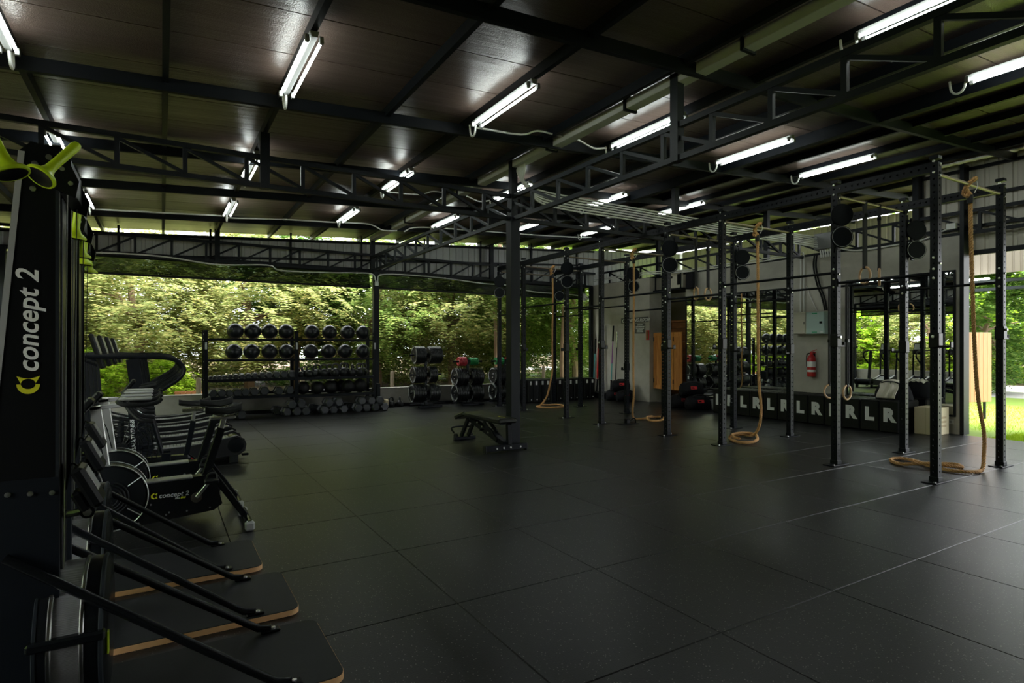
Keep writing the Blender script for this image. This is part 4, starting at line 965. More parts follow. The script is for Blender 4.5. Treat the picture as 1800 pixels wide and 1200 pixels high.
# ================================================================== ROW OF L / R DROP PADS
lt = {c: text_mesh('pad_letter',c,0.30,K['white_print'],0.0,0.018,0.001,1.0,'CENTER') for c in 'LR'}
PADW = 0.3225; PX0, PX1 = 10.62, 11.30
for k in range(12):
    c = 'LR'[k%2]; yc = 8.93 - PADW*(k+0.5)
    t = thing('drop_pad', f'black vinyl pad marked {c}, {ORD[k]} from the left in the row', 'pad', (PX0,yc,0)); t['group'] = 'black letter pads in a row'
    MB().cbox((0,-PADW/2+0.002,0.002),(PX1-PX0,PADW/2-0.002,0.545),0.018).obj('pad_body', K['vinyl'], t)
    place_text('letter', lt[c], t, (-0.0015,0.0,0.20),(0,-1,0),(0,0,1))
    MB().cbox((0.10,-0.10,0.544),(0.58,0.10,0.552),0.004).obj('top_patch', K['rubber'], t)
    MB().tube([(0.004,-PADW/2+0.02,0.535),(0.004,PADW/2-0.02,0.535)],0.003,5).obj('piping', K['strap'], t)
    if k == 11:
        for i, w in enumerate((0.16,0.13,0.16)): MB().box((0.16+0.0,-PADW/2+0.0005,0.16+i*0.09),(0.16+w,-PADW/2+0.0015,0.22+i*0.09)).obj('side_print', K['white_print'], t, False)
t = thing('gym_bag','black gym bag standing on the letter pads with a towel over it','bag',(11.0,5.32,0.553))
m = MB(); vs=[]; fs=[]; n=22
for i,(zz,ra) in enumerate(((0.0,0.98),(0.03,1.0),(0.12,0.97),(0.22,0.82),(0.29,0.55),(0.31,0.0))):
    for k in range(n): a=2*pi*k/n; w=1+0.05*sin(3*a+i); vs.append((0.20*ra*cos(a)*w,0.30*ra*sin(a)*w,zz))
for i in range(5):
    for k in range(n): fs.append((i*n+k,i*n+(k+1)%n,(i+1)*n+(k+1)%n,(i+1)*n+k))
fs.append(tuple(reversed(range(n)))); m.add(vs,fs).obj('bag_body', K['fabric'], t)
MB().tube(smooth([(-0.1,-0.2,0.22),(-0.14,-0.1,0.30),(-0.14,0.1,0.30),(-0.1,0.2,0.22)],5),0.013,7).obj('strap', K['strap'], t)
t = thing('towel','crumpled cream towel hanging over the black gym bag','towel',(11.0,5.36,0.553))
m = MB(); vs=[]; fs=[]; NX,NY=22,18; R_=random.Random(4)
for i in range(NX+1):
    for j in range(NY+1):
        u=-1+2*i/NX; v=-1+2*j/NY; a=radians(205-150*(i/NX))
        rx=0.235+0.014*sin(9*v+2*u)+0.012*sin(5*u+7*v); x=rx*cos(a)*0.95; z=0.05+0.285*max(0.0,sin(a))**0.8*(1-0.10*v*v)+0.014*sin(11*v+3*u)
        if a>pi: z=0.05-0.10*(a-pi)
        vs.append((x, v*0.15+0.02*sin(6*u)-0.02, max(z,0.02)))
for i in range(NX):
    for j in range(NY): q=i*(NY+1)+j; fs.append((q,q+1,q+NY+2,q+NY+1))
o = m.add(vs,fs).obj('cloth', K['towel'], t); md = o.modifiers.new('thickness','SOLIDIFY'); md.thickness = 0.018; sb = o.modifiers.new('smooth','SUBSURF'); sb.levels = 1; sb.render_levels = 1
t = thing('plyo_box','cream cardboard box on the floor at the right end of the letter pads','box',(11.13,4.80,0)); 
MB().cbox((-0.20,-0.17,0.002),(0.22,0.17,0.455),0.006).obj('box_body', K['cream'], t); MB().box((-0.2012,-0.004,0.004),(-0.2,0.004,0.452)).obj('seam', mat('card_seam',(0.34,0.28,0.17),0.8), t, False)
for i in range(3): MB().box((-0.05+0.0,-0.1712,0.13+i*0.07),(0.12,-0.1705,0.165+i*0.07)).obj('side_print', mat('card_print',(0.36,0.28,0.17),0.8), t, False)
MB().box((-0.20,-0.03,0.4555),(0.22,0.03,0.4562)).obj('packing_tape', mat('packing_tape',(0.56,0.49,0.33),0.4), t, False)
o = MB().cbox((11.435,4.60,0.16),(11.449,4.76,0.24),0.004).obj('power_socket', K['white_pvc']); tag(o,'white power socket low on the wall under the right mirror','socket')
MB().cbox((11.431,4.63,0.185),(11.436,4.66,0.215),0.002).obj('socket_face', K['grey_plastic'], o); MB().cbox((11.431,4.70,0.185),(11.436,4.73,0.215),0.002).obj('socket_face', K['grey_plastic'], o)
# slim black floor bracket near the third rope
t = thing('landmine_base','black landmine bar holder on the floor by the rope near the changing room','bar holder',(7.62,8.42,0)); MB().cbox((-0.2,-0.12,0.002),(0.2,0.12,0.01),0.002).obj('plate', K['rig'], t); MB().cbox((-0.04,-0.04,0.01),(0.04,0.04,0.09),0.006).obj('swivel', K['black_plastic'], t); MB().tube(smooth([(0.04,-0.02,0.05),(0.10,-0.06,0.10),(0.15,-0.06,0.08),(0.17,-0.05,0.01)],4),0.012,7).obj('hook', K['rig'], t)

# ================================================================== ADJUSTABLE BENCH
t = thing('weight_bench','black adjustable weight bench standing against the middle column','bench',(4.12,7.7,0))
MB().cbox((-0.33,-0.70,0.02),(0.33,-0.62,0.10),0.006).obj('front_foot', K['rig'], t)
for sx in (-1,1): MB().cbox((sx*0.33-0.012,-0.705,0.0),(sx*0.33+0.012,-0.615,0.105),0.008).obj('rubber_cap', K['rubber'], t)
for sx in (-0.16,-0.05,0.06,0.22): MB().lathe([(0,-0.012),(0.013,-0.012),(0.013,0)],c=(sx,-0.70,0.06),axis='y',n=10).obj('bolt', K['bolt'], t)
MB().bar((0.0,-0.66,0.10),(0.0,0.38,0.345),0.08,0.08,ch=0.004).obj('spine', K['rig'], t)
MB().bar((0.06,-0.66,0.08),(0.06,-0.64,0.37),0.06,0.06,up=(0,1,0),ch=0.004).obj('front_post', K['rig'], t)
for sx in (-0.06,0.06):
    MB().bar((sx,0.38,0.35),(sx,0.62,0.05),0.035,0.07,up=(0,1,0),ch=0.004).obj('rear_leg', K['rig'], t)
    MB().bar((sx*0.8,-0.50,0.13),(sx*0.8,-0.10,0.36),0.02,0.06,ch=0.003).obj('ladder_plate', K['rig'], t)
for p in ((-0.042,-0.45,0.16),(-0.042,-0.25,0.22),(-0.042,-0.05,0.28),(-0.042,0.10,0.33)): MB().lathe([(0.0,-0.014),(0.013,-0.014),(0.013,0.0)],c=p,axis='x',n=10).obj('bolt', K['bolt'], t)
MB().cyl((-0.10,-0.08,0.24),(0.10,-0.08,0.24),0.014,10).obj('adjust_bar', K['rig'], t)
MB().cbox((-0.18,0.58,0.002),(0.18,0.66,0.05),0.006).obj('rear_foot', K['rig'], t); MB().cyl((-0.15,0.67,0.05),(-0.11,0.67,0.05),0.045,16).obj('wheel', K['rubber'], t); MB().cyl((0.11,0.67,0.05),(0.15,0.67,0.05),0.045,16).obj('wheel', K['rubber'], t)
MB().tube(smooth([(-0.15,0.70,0.10),(-0.15,0.76,0.18),(0.15,0.76,0.18),(0.15,0.70,0.10)],4),0.014,8).obj('lift_handle', K['rig'], t)
mm = Matrix.Translation((0,0,0)) 
MB().cbox((-0.15,-0.74,0.40),(0.15,0.36,0.47),0.02).obj('back_pad', K['turf_pad'], t)
m3 = Matrix.Translation((0,0.38,0.44)) @ Matrix.Rotation(radians(-16),4,'X'); MB().cbox((-0.15,0.0,-0.035),(0.15,0.34,0.035),0.02,m3).obj('seat_pad', K['turf_pad'], t)
MB().cbox((-0.05,-0.60,0.365),(0.05,0.34,0.40),0.005).obj('pad_frame', K['rig'], t)
m = MB()
for k,(a,b) in enumerate(((-0.62,-0.56),(-0.54,-0.52),(-0.50,-0.42))): m.add([(0.03,a,0.4708),(0.03,b,0.4708),(0.0,b-0.01,0.4708),(0.0,a-0.01,0.4708)],[(0,1,2,3)])
m.obj('printed_mark', K['lime_print'], t, False)

# ================================================================== SKI MACHINES
def logo(name, parent, origin, xd, yd, h, word=True, sub_=None):
    """ring-and-bars emblem plus the word, lying in the plane given by xd,yd; h = emblem height"""
    x = Vector(xd).normalized(); y = Vector(yd).normalized(); n = x.cross(y); o = Vector(origin)
    def P(a,b,d=0.0015): return o + x*a + y*b + n*d
    m = MB(); R_ = h/2; N = 14
    def half(cx, a0, a1, outer_w):
        vs=[]
        for k in range(N+1):
            a = a0+(a1-a0)*k/N; vs += [P(cx+R_*0.52*cos(a), R_+R_*0.62*sin(a)), P(cx+R_*outer_w*cos(a), R_+R_*sin(a))]
        m.add(vs,[(2*k,2*k+1,2*k+3,2*k+2) for k in range(N)])
    half(R_*1.05, pi*0.5, pi*1.5, 1.05)
    # right-hand piece: a block with the same round bite taken out on its left
    vs=[]
    for k in range(N+1):
        a = -pi/2+pi*k/N; vs += [P(R_*1.12+R_*0.52*cos(a), R_+R_*0.62*sin(a)), P(R_*1.95-0.28*R_*cos(a), R_+R_*(-1+2*k/N))]
    m.add(vs,[(2*k,2*k+1,2*k+3,2*k+2) for k in range(N)])
    m.obj(name, K['lime_print'], parent, False)
    if word:
        me = text_mesh('lettering','concept 2',h*(1.12 if sub_ else 1.36),K['grey_print'] if sub_ else K['white_print'],0.22,h*0.022,0.0006,1.02)
        place_text('lettering', me, parent, P(R_*2.3,h*0.08), x, y)
        if sub_:
            place_text('small_lettering', text_mesh('small_lettering','Bike',h*0.42,K['grey_print'],0.3,h*0.008,0.0006), parent, P(R_*7.2,-h*0.40), x, y)
            place_text('small_lettering', text_mesh('small_lettering','ERG',h*0.42,K['lime_print'],0.3,h*0.010,0.0006), parent, P(R_*8.9,-h*0.40), x, y)

def handle(parent, p, tilt, rz):
    """lime grip hanging by its cord; flared foot at the bottom"""
    m = MB().lathe([(0.0,0.20),(0.013,0.198),(0.017,0.185),(0.0155,0.09),(0.017,0.05),(0.024,0.03),(0.042,0.015),(0.047,0.008),(0.046,0.001),(0.040,0.0)],n=20)
    o = m.obj('ski_handle', K['lime'], parent); o.location = p; o.rotation_euler = (tilt[0],tilt[1],0)
    MB().lathe([(0.040,0.0005),(0.030,0.006),(0.0,0.007)],n=20).obj('handle_end', K['black_plastic'], o)
def ski(label, yc, X0, deck_x1, hs):
    """local origin at the foot of the tower front; +x toward the user"""
    t = thing('ski_machine', label, 'ski machine', (X0,yc,0)); t['group'] = 'ski machines in a row'
    hw = 0.16
    # tower side panels (trapezoid in profile), front and back plates
    prof = [(0.0,0.98),(0.0,2.17),(-0.08,2.19),(-0.115,2.15),(-0.21,0.98)]
    for sy in (-1,1):
        pn = MB().prism(prof, sy*hw-0.012, sy*hw+0.012,'y').obj('side_panel', K['black_plastic'], t)
        MB().bar((-0.107,sy*(hw+0.0125),2.15),(-0.202,sy*(hw+0.0125),0.98),0.006,0.018,up=(1,0,0)).obj('edge_trim', K['grey_plastic'], pn); MB().bar((-0.006,sy*(hw+0.0125),2.16),(-0.006,sy*(hw+0.0125),0.98),0.006,0.010,up=(1,0,0)).obj('edge_trim', K['steel_grey'], pn)
        if sy < 0: logo('emblem', pn, (-0.055,-hw-0.0135,1.285),(0.0,0,1),(-1,0,0),0.066) 
        for p in ((-0.07,2.11),(-0.03,2.14),(-0.075,2.02)): MB().lathe([(0,-0.006),(0.010,-0.005),(0.010,0.0)],c=(p[0],-hw-0.012,p[1]),axis='y',n=10).obj('rivet', K['bolt'], pn) if sy<0 else None
        lo = MB().prism([(0.0,0.03),(0.0,0.98),(-0.22,0.98),(-0.30,0.03)], sy*(hw+0.004)-0.012, sy*(hw+0.004)+0.012,'y').obj('base_panel', K['steel'], t)
        for k in range(4): MB().lathe([(0,sy*0.0),(0.009,sy*0.001),(0.009,sy*0.007),(0.0,sy*0.008)],c=(-0.02-k*0.062,sy*(hw+0.0165),0.925+0.004*k),axis='y',n=10).obj('rivet', K['bolt'], lo)
    MB().cbox((-0.10,-hw+0.012,0.95),(-0.02,hw-0.012,2.16),0.004).obj('tower_core', K['steel_grey'], t)
    MB().cbox((-0.02,-0.05,0.40),(-0.004,0.05,2.10),0.003).obj('centre_strip', K['black_plastic'], t)
    # head with pulley arms
    hd_ = MB().prism([(-0.09,2.06),(-0.09,2.19),(0.0,2.195),(0.03,2.15),(0.035,2.04),(0.0,2.02)],-hw+0.02,hw+0.03,'y').obj('pulley_head', K['black_plastic'], t)
    for sy in (-1,1):
        MB().prism([(-0.02,2.03),(-0.01,2.15),(0.03,2.13),(0.06,2.06),(0.05,2.00)],sy*(hw+0.02)-0.010,sy*(hw+0.02)+0.010,'y').obj('pulley_arm', K['black_plastic'], t)
        for p in ((0.01,2.10),(0.035,2.05)): MB().lathe([(0,-0.006),(0.008,-0.005),(0.008,0.006),(0,0.007)],c=(p[0],sy*(hw+0.02)+(-0.010 if sy<0 else 0.010),p[1]),axis='y',n=10).obj('bolt', K['bolt'], t)
        MB().tube([(0.02,sy*(hw-0.02),2.02),(0.006,sy*0.10,0.62)],0.002,6).obj('drive_cord', K['alu' if sy < 0 else 'steel'], t)
    for (px,py,pz,tx,ty) in hs: handle(t,(px,py,pz),(tx,ty),0.4)
    # flywheel drum facing the user: perforated band between two rimmed cheeks
    cx, cz, R_ = 0.035, 0.35, 0.265
    MB().lathe([(R_-0.012,-0.050),(R_-0.006,-0.050),(R_-0.006,0.030),(R_-0.012,0.030),(R_-0.012,-0.050)],c=(cx,0,cz),axis='x',n=56).obj('mesh_band', K['mesh_grey'], t)
    for a, b, nm in ((-0.115,-0.050,'back'),(0.030,0.115,'front')):
        q = a if nm == 'back' else b; i_ = b if nm == 'back' else a
        ck = MB().lathe([(0.0,q),(0.12,q),(R_-0.03,q*0.96),(R_-0.004,q*0.80+i_*0.2),(R_,q*0.4+i_*0.6),(R_,i_),(R_-0.014,i_),(0.0,i_)],c=(cx,0,cz),axis='x',n=56).obj('drum_cheek', K['black_gloss'], t)
        sg = -1 if nm == 'back' else 1
        MB().lathe([(R_,i_-sg*0.001),(R_+0.005,i_+sg*0.003),(R_+0.005,i_+sg*0.011),(R_,i_+sg*0.014)],c=(cx,0,cz),axis='x',n=56).obj('rim_band', K['chrome'], ck)
        MB().lathe([(R_-0.006,q*0.85+i_*0.15),(R_+0.003,q*0.8+i_*0.2),(R_+0.002,q*0.7+i_*0.3),(R_-0.004,q*0.65+i_*0.35)],c=(cx,0,cz),axis='x',n=56).obj('rim_band', K['steel_grey'], ck)
    MB().cbox((cx-0.12,-R_-0.012,cz+0.04),(cx+0.11,-R_+0.03,cz+0.075),0.008).obj('drum_brace', K['black_gloss'], t)
    MB().cbox((cx+0.112,-R_+0.03,cz-0.03),(cx+0.118,-R_+0.06,cz+0.05),0.001).obj('warning_sticker', K['lime'], t)
    # struts from the tower to the deck corners
    for sy in (-1,1):
        a = Vector((-0.15,sy*(hw+0.034),0.715)); b = Vector((deck_x1-X0-0.28,sy*0.27,0.062)); c = b + Vector((0.055,0,-0.012))
        MB().tube([a,a+(b-a)*0.5,b-(b-a)*0.05,b,c],0.0175,12).obj('strut', K['black_gloss'], t)
        ft = MB().cbox((b.x+0.01,b.y-0.024,0.034),(b.x+0.10,b.y+0.024,0.048),0.005).obj('strut_foot', K['black_gloss'], t)
        MB().lathe([(0,0.0),(0.010,0.0),(0.010,0.006),(0,0.008)],c=(b.x+0.07,b.y,0.048),n=10).obj('foot_bolt', K['bolt'], ft)
    # standing deck: plywood with rounded corners and a black top
    def rr(x0,x1,y0,y1,r,n=6):
        pts=[]
        for cx_,cy_,a0 in ((x1-r,y1-r,0),(x0+r,y1-r,pi/2),(x0+r,y0+r,pi),(x1-r,y0+r,1.5*pi)):
            for k in range(n+1): a=a0+pi/2*k/n; pts.append((cx_+r*cos(a),cy_+r*sin(a)))
        return pts
    MB().prism(rr(-0.34,deck_x1-X0,-0.31,0.31,0.06),0.002,0.030,'z').obj('standing_deck', K['ply'], t)
    MB().prism(rr(-0.338,deck_x1-X0-0.003,-0.307,0.307,0.058),0.030,0.034,'z').obj('deck_surface', K['matdeck'], t)
    # monitor on a short arm
    MB().tube([(-0.02,0.0,0.80),(0.04,-0.08,0.82),(0.08,-0.10,0.83)],0.014,8).obj('monitor_arm', K['black_gloss'], t)
    mm = Matrix.Translation((0.085,-0.10,0.92)) @ Matrix.Rotation(radians(-26),4,'Y')
    mo = MB().cbox((-0.022,-0.07,-0.075),(0.022,0.07,0.09),0.012,mm).obj('monitor', K['black_plastic'], t)
    MB().cbox((0.0221,-0.05,-0.02),(0.024,0.05,0.07),0.001,mm).obj('monitor_screen', K['grey_plastic'], mo); MB().cbox((-0.06,-0.06,-0.07),(-0.022,0.06,0.01),0.010,mm).obj('battery_box', K['black_plastic'], mo)
    MB().cyl((0.08,-0.135,0.83),(0.08,-0.075,0.83),0.024,14).obj('monitor_pivot', K['black_plastic'], t); MB().lathe([(0,-0.008),(0.014,-0.008),(0.014,0)],c=(0.08,-0.135,0.83),axis='y',n=12).obj('pivot_bolt', K['bolt'], t)
    MB().tube(smooth([(0.0,0.0,0.9),(0.02,-0.05,1.0),(0.05,-0.08,0.99),(0.065,-0.09,0.95)],5),0.004,5).obj('monitor_cable', K['black_plastic'], t)
    return t
def mesh_mat():
    """fine perforated steel"""
    m = mat('perforated_steel', (0.30,0.30,0.30), 0.4, 0.6); nt = m.node_tree; b = nt.nodes['Principled BSDF']
    tc = nt.nodes.new('ShaderNodeTexCoord'); wv = nt.nodes.new('ShaderNodeTexWave'); wv.inputs['Scale'].default_value = 60; wv.bands_direction = 'Z'
    nt.links.new(tc.outputs['Object'], wv.inputs['Vector']); bp = nt.nodes.new('ShaderNodeBump'); bp.inputs['Strength'].default_value = 0.6; bp.inputs['Distance'].default_value = 0.002
    nt.links.new(wv.outputs['Fac'], bp.inputs['Height']); nt.links.new(bp.outputs['Normal'], b.inputs['Normal']); return m
K['mesh_grey'] = mesh_mat()
ski('ski machine nearest the camera, with white lettering down its tower', 2.85, -0.32, 0.69, [(-0.03,-0.36,2.02,-0.45,0.55),(-0.05,-0.66,1.95,-0.15,-0.42)])
ski('middle ski machine of the three', 3.63, -0.37, 0.65, [(0.02,-0.23,1.96,0.05,0.10),(0.0,0.22,1.93,0.05,0.05)])
ski('ski machine farthest from the camera, next to the exercise bikes', 4.40, -0.42, 0.57, [(0.03,-0.22,1.93,0.0,0.05),(0.02,0.22,1.93,0.0,0.0)])

# ================================================================== EXERCISE BIKES WITH FLYWHEEL
def saddle(parent, x, z, y=0.0, L_=0.27):
    m = MB(); prof = [(0.0,0.012),(0.12,0.020),(0.35,0.026),(0.6,0.055),(0.82,0.078),(0.95,0.070),(1.0,0.03)]; n = 12; vs=[]; fs=[]
    for u, w in prof:
        for k in range(n):
            a = 2*pi*k/n; vs.append((x+u*L_, y+w*cos(a), z + 0.030*sin(a) + 0.11*(u-0.4)**2 - (0.02*abs(cos(a))**2 if u>0.5 else 0)))
    for i in range(len(prof)-1):
        for k in range(n): fs.append((i*n+k,i*n+(k+1)%n,(i+1)*n+(k+1)%n,(i+1)*n+k))
    fs += [tuple(reversed(range(n))),tuple(range((len(prof)-1)*n,len(prof)*n))]
    o = m.add(vs,fs).obj('saddle', K['vinyl'], parent)
    MB().tube([(x+0.06,y-0.02,z-0.02),(x+0.14,y-0.022,z-0.045),(x+0.22,y-0.03,z-0.03)],0.004,6).obj('saddle_rail', K['chrome'], o); MB().tube([(x+0.06,y+0.02,z-0.02),(x+0.14,y+0.022,z-0.045),(x+0.22,y+0.03,z-0.03)],0.004,6).obj('saddle_rail', K['chrome'], o)
def bike(label, yc, bars_x=0.0, post=K['rig']):
    t = thing('exercise_bike', label, 'exercise bike', (0,yc,0)); t['group'] = 'flywheel exercise bikes'
    cx, cz, R_ = -0.33, 0.34, 0.245
    for sy in (-1,1):
        MB().lathe([(R_,sy*0.074),(R_+0.003,sy*0.077),(R_,sy*0.080),(R_-0.003,sy*0.077),(R_,sy*0.074)],c=(cx,0,cz),axis='y',n=40).obj('cage_rim', K['alu'], t)
        ck = MB().lathe([(0.0,sy*0.085),(0.045,sy*0.088),(0.12,sy*0.08),(R_-0.03,sy*0.072),(R_-0.01,sy*0.06),(0.0,sy*0.05)],c=(cx,0,cz),axis='y',n=40).obj('flywheel_cover', K['black_gloss'], t)
        for k in range(4): MB().lathe([(0.05+0.022*k,sy*0.0885),(0.056+0.022*k,sy*0.090),(0.06+0.022*k,sy*0.086)],c=(cx,0,cz),axis='y',n=32).obj('damper_groove', K['black_plastic'], ck)
        for k in range(5):
            a = radians(35+72*k); MB().tube([(cx+0.14*cos(a),sy*0.085,cz+0.14*sin(a)),(cx+R_*cos(a),sy*0.08,cz+R_*sin(a))],0.004,6).obj('cage_spoke', K['alu'], t)
    MB().lathe([(R_-0.006,-0.07),(R_-0.006,0.07)],c=(cx,0,cz),axis='y',n=40).obj('flywheel_band', K['black_gloss'], t)
    # body box with sloping underside
    bd = MB().prism([(-0.12,0.42),(0.36,0.44),(0.42,0.20),(0.36,0.155),(-0.20,0.10),(-0.16,0.30)],-0.055,0.055,'y').obj('body_cover', K['black_gloss'], t)
    MB().cbox((-0.12,-0.06,0.418),(0.22,0.06,0.434),0.005,Matrix.Rotation(radians(-1.5),4,'Y')).obj('top_rail', K['alu'], t)
    logo('emblem', bd, (-0.07,-0.0565,0.295),(1,0,0.0),(0,0,1),0.044,True,True)
    for p in ((-0.15,0.125),(-0.07,0.255),(0.03,0.165),(0.05,0.18),(0.17,0.175),(0.33,0.18)): MB().lathe([(0,-0.005),(0.007,-0.004),(0.007,0)],c=(p[0],-0.055,p[1]),axis='y',n=8).obj('screw', K['bolt'], bd)
    # crank and pedals
    for sy in (-1,1):
        MB().lathe([(0.0,sy*0.014),(0.040,sy*0.014),(0.040,0.0),(0.0,0.0)],c=(0.235,sy*0.057,0.275),axis='y',n=24).obj('crank_hub', K['chrome'], t)
        a = radians(52) if sy < 0 else radians(232); q = (0.235+0.165*cos(a),sy*0.085,0.275+0.165*sin(a))
        ar = MB().bar((0.235,sy*0.08,0.275),q,0.012,0.024,ch=0.003).obj('crank_arm', K['alu'], t)
        pd = MB().cbox((q[0]-0.05,q[1]+sy*0.02-0.0,q[2]-0.014),(q[0]+0.05,q[1]+sy*0.11,q[2]+0.014),0.006).obj('pedal', K['black_plastic'], t)
        MB().tube(smooth([(q[0]-0.04,q[1]+sy*0.04,q[2]+0.01),(q[0]-0.02,q[1]+sy*0.06,q[2]+0.06),(q[0]+0.03,q[1]+sy*0.06,q[2]+0.06),(q[0]+0.04,q[1]+sy*0.08,q[2]+0.01)],4),0.006,6).obj('toe_strap', K['strap'], pd)
    # legs and feet
    MB().bar((0.33,0,0.47),(0.60,0,0.055),0.06,0.05,up=(1,0,0),ch=0.005).obj('rear_leg', K['black_gloss'], t); MB().cyl((0.60,-0.24,0.05),(0.60,0.24,0.05),0.03,14).obj('rear_foot_bar', K['black_gloss'], t)
    MB().bar((-0.42,0,0.34),(-0.60,0,0.055),0.06,0.05,up=(1,0,0),ch=0.005).obj('front_leg', K['black_gloss'], t); MB().cyl((-0.60,-0.24,0.05),(-0.60,0.24,0.05),0.03,14).obj('front_foot_bar', K['black_gloss'], t)
    for sx in (-0.60,0.60):
        for sy in (-1,1): MB().cbox((sx-0.036,sy*0.24-0.03,0.002),(sx+0.036,sy*0.24+0.03,0.075),0.014).obj('foot_pad', K['grey_plastic'] if sx>0 else K['rubber'], t)
    # seat
    MB().bar((0.30,0,0.42),(0.415,0,0.80),0.05,0.06,up=(1,0,0),ch=0.006).obj('seat_tube', K['black_gloss'], t); MB().bar((0.405,0,0.76),(0.435,0,0.88),0.032,0.04,up=(1,0,0),ch=0.004).obj('seat_post', K['alu'], t)
    MB().cbox((0.33,-0.02,0.872),(0.52,0.02,0.892),0.004).obj('seat_slide', K['alu'], t); saddle(t,0.30,0.935)
    # handlebar
    MB().bar((-0.36,0,0.52),(-0.42,0,1.02),0.05,0.075,up=(1,0,0),ch=0.005).obj('bar_post', K['alu'], t); MB().bar((-0.46,0,1.0),(-0.26,0,1.02),0.05,0.03,ch=0.005).obj('bar_slide', K['grey_plastic'], t)
    m = MB()
    for sy in (-1,1):
        m.tube(smooth([(-0.24,0,1.06),(-0.26,sy*0.10,1.06),(-0.27,sy*0.19,1.055),(-0.22,sy*0.22,1.035),(-0.12,sy*0.22,1.03),(-0.03,sy*0.215,1.045),(0.0,sy*0.21,1.075)],5),0.0165,10)
        m.tube(smooth([(-0.24,sy*0.06,1.055),(-0.20,sy*0.10,0.98),(-0.14,sy*0.15,0.92),(-0.05,sy*0.16,0.90)],5),0.0165,10)
    m.obj('handlebar', K['rubber'], t)
    MB().cbox((-0.27,-0.20,1.065),(-0.06,-0.12,1.085),0.008).obj('arm_rest', K['grey_plastic'], t); MB().cbox((-0.27,0.12,1.065),(-0.06,0.20,1.085),0.008).obj('arm_rest', K['grey_plastic'], t)
    mm = Matrix.Translation((-0.50,-0.02,1.0)) @ Matrix.Rotation(radians(40),4,'Y')
    mo = MB().cbox((-0.025,-0.09,-0.09),(0.03,0.09,0.10),0.014,mm).obj('monitor', K['black_plastic'], t); MB().cbox((0.03,-0.06,-0.02),(0.033,0.06,0.075),0.001,mm).obj('monitor_screen', K['grey_plastic'], mo)
    MB().tube(smooth([(-0.52,-0.05,0.93),(-0.46,-0.10,0.86),(-0.40,-0.08,0.80),(-0.36,-0.03,0.6)],5),0.004,5).obj('monitor_cable', K['black_plastic'], t)
    return t
bike('black flywheel bike nearest the camera, lettered along its body', 5.28)
bike('black flywheel bike just behind the nearest one', 6.00)

# ================================================================== AIR BIKE
t = thing('air_bike','black air bike with a big mesh fan and red print on its frame','exercise bike',(-0.02,6.85,0))
cx, cz, R_ = -0.32, 0.46, 0.31
for sy in (-1,1):
    for rr_ in (0.08,0.13,0.18,0.23,0.27,R_): MB().tube([(cx+rr_*cos(a),sy*(0.10-0.04*(rr_/R_)**2),cz+rr_*sin(a)) for a in [2*pi*k/36 for k in range(36)]],0.004,5,closed=True).obj('fan_cage_ring', K['black_gloss'], t)
    for k in range(24): a = 2*pi*k/24; MB().tube([(cx+0.06*cos(a),sy*0.10,cz+0.06*sin(a)),(cx+0.2*cos(a),sy*0.085,cz+0.2*sin(a)),(cx+R_*cos(a),sy*0.06,cz+R_*sin(a))],0.0025,4).obj('fan_cage_wire', K['black_gloss'], t)
    MB().lathe([(0.0,sy*0.11),(0.07,sy*0.105),(0.07,sy*0.09),(0,sy*0.09)],c=(cx,0,cz),axis='y',n=20).obj('fan_hub', K['black_plastic'], t)
    # swinging arms
    MB().tube(smooth([(0.02,sy*0.16,0.42),(-0.06,sy*0.19,0.75),(-0.10,sy*0.22,0.98),(-0.16,sy*0.22,1.06)],5),0.018,10).obj('swing_arm', K['rig'], t); MB().tube([(-0.16,sy*0.22,1.06),(-0.02,sy*0.22,1.09)],0.019,10).obj('arm_grip', K['rubber'], t)
    MB().cbox((0.02,sy*0.10-0.01,0.16),(0.10,sy*0.10+0.01,0.40),0.004).obj('crank_link', K['rig'], t)
    MB().cbox((0.0,sy*0.16-0.05,0.17),(0.11,sy*0.16+0.05,0.20),0.006).obj('pedal', K['black_plastic'], t)
for k in range(8):
    a = 2*pi*k/8; MB().bar((cx+0.05*cos(a),0,cz+0.05*sin(a)),(cx+0.28*cos(a),0,cz+0.28*sin(a)),0.07,0.003,up=(-sin(a)*0.6,0.6,cos(a)*0.6)).obj('fan_blade', K['steel_grey'], t)
fr_ = MB().bar((-0.45,0,0.14),(0.46,0,0.20),0.05,0.07,ch=0.005).obj('main_frame', K['rig'], t)
MB().cbox((-0.22,-0.075,0.16),(0.28,0.075,0.36),0.03).obj('chain_cover', K['black_gloss'], t)
MB().bar((0.22,0,0.25),(0.30,0,0.70),0.05,0.05,up=(1,0,0),ch=0.005).obj('seat_tube', K['rig'], t); MB().bar((0.29,0,0.66),(0.31,0,0.80),0.034,0.034,up=(1,0,0),ch=0.004).obj('seat_post', K['alu'], t); MB().cbox((0.20,-0.02,0.795),(0.44,0.02,0.825),0.004).obj('seat_slide', K['chrome'], t); saddle(t,0.17,0.875,0,0.29)
gs = MB().prism([(0.245,0.38),(0.25,0.22),(0.44,0.20)],-0.012,0.012,'y').obj('gusset_plate', K['rig'], t)
pr = MB()
for k in range(6):
    q = k/6; x0 = 0.262+0.115*q; z0 = 0.345-0.105*q; pr.add([(x0,-0.013,z0),(x0+0.016,-0.013,z0-0.014),(x0+0.016-0.018,-0.013,z0-0.014-0.014),(x0-0.018,-0.013,z0-0.014)],[(0,1,2,3)])
pr.obj('red_print', K['red_print'], gs, False)
pr = MB()
for k in range(6):
    q = k/6; x0 = 0.245+0.125*q; z0 = 0.322-0.112*q; pr.add([(x0,-0.013,z0),(x0+0.009,-0.013,z0-0.008),(x0-0.002,-0.013,z0-0.018),(x0-0.011,-0.013,z0-0.010)],[(0,1,2,3)])
pr.obj('white_print', K['white_print'], gs, False)
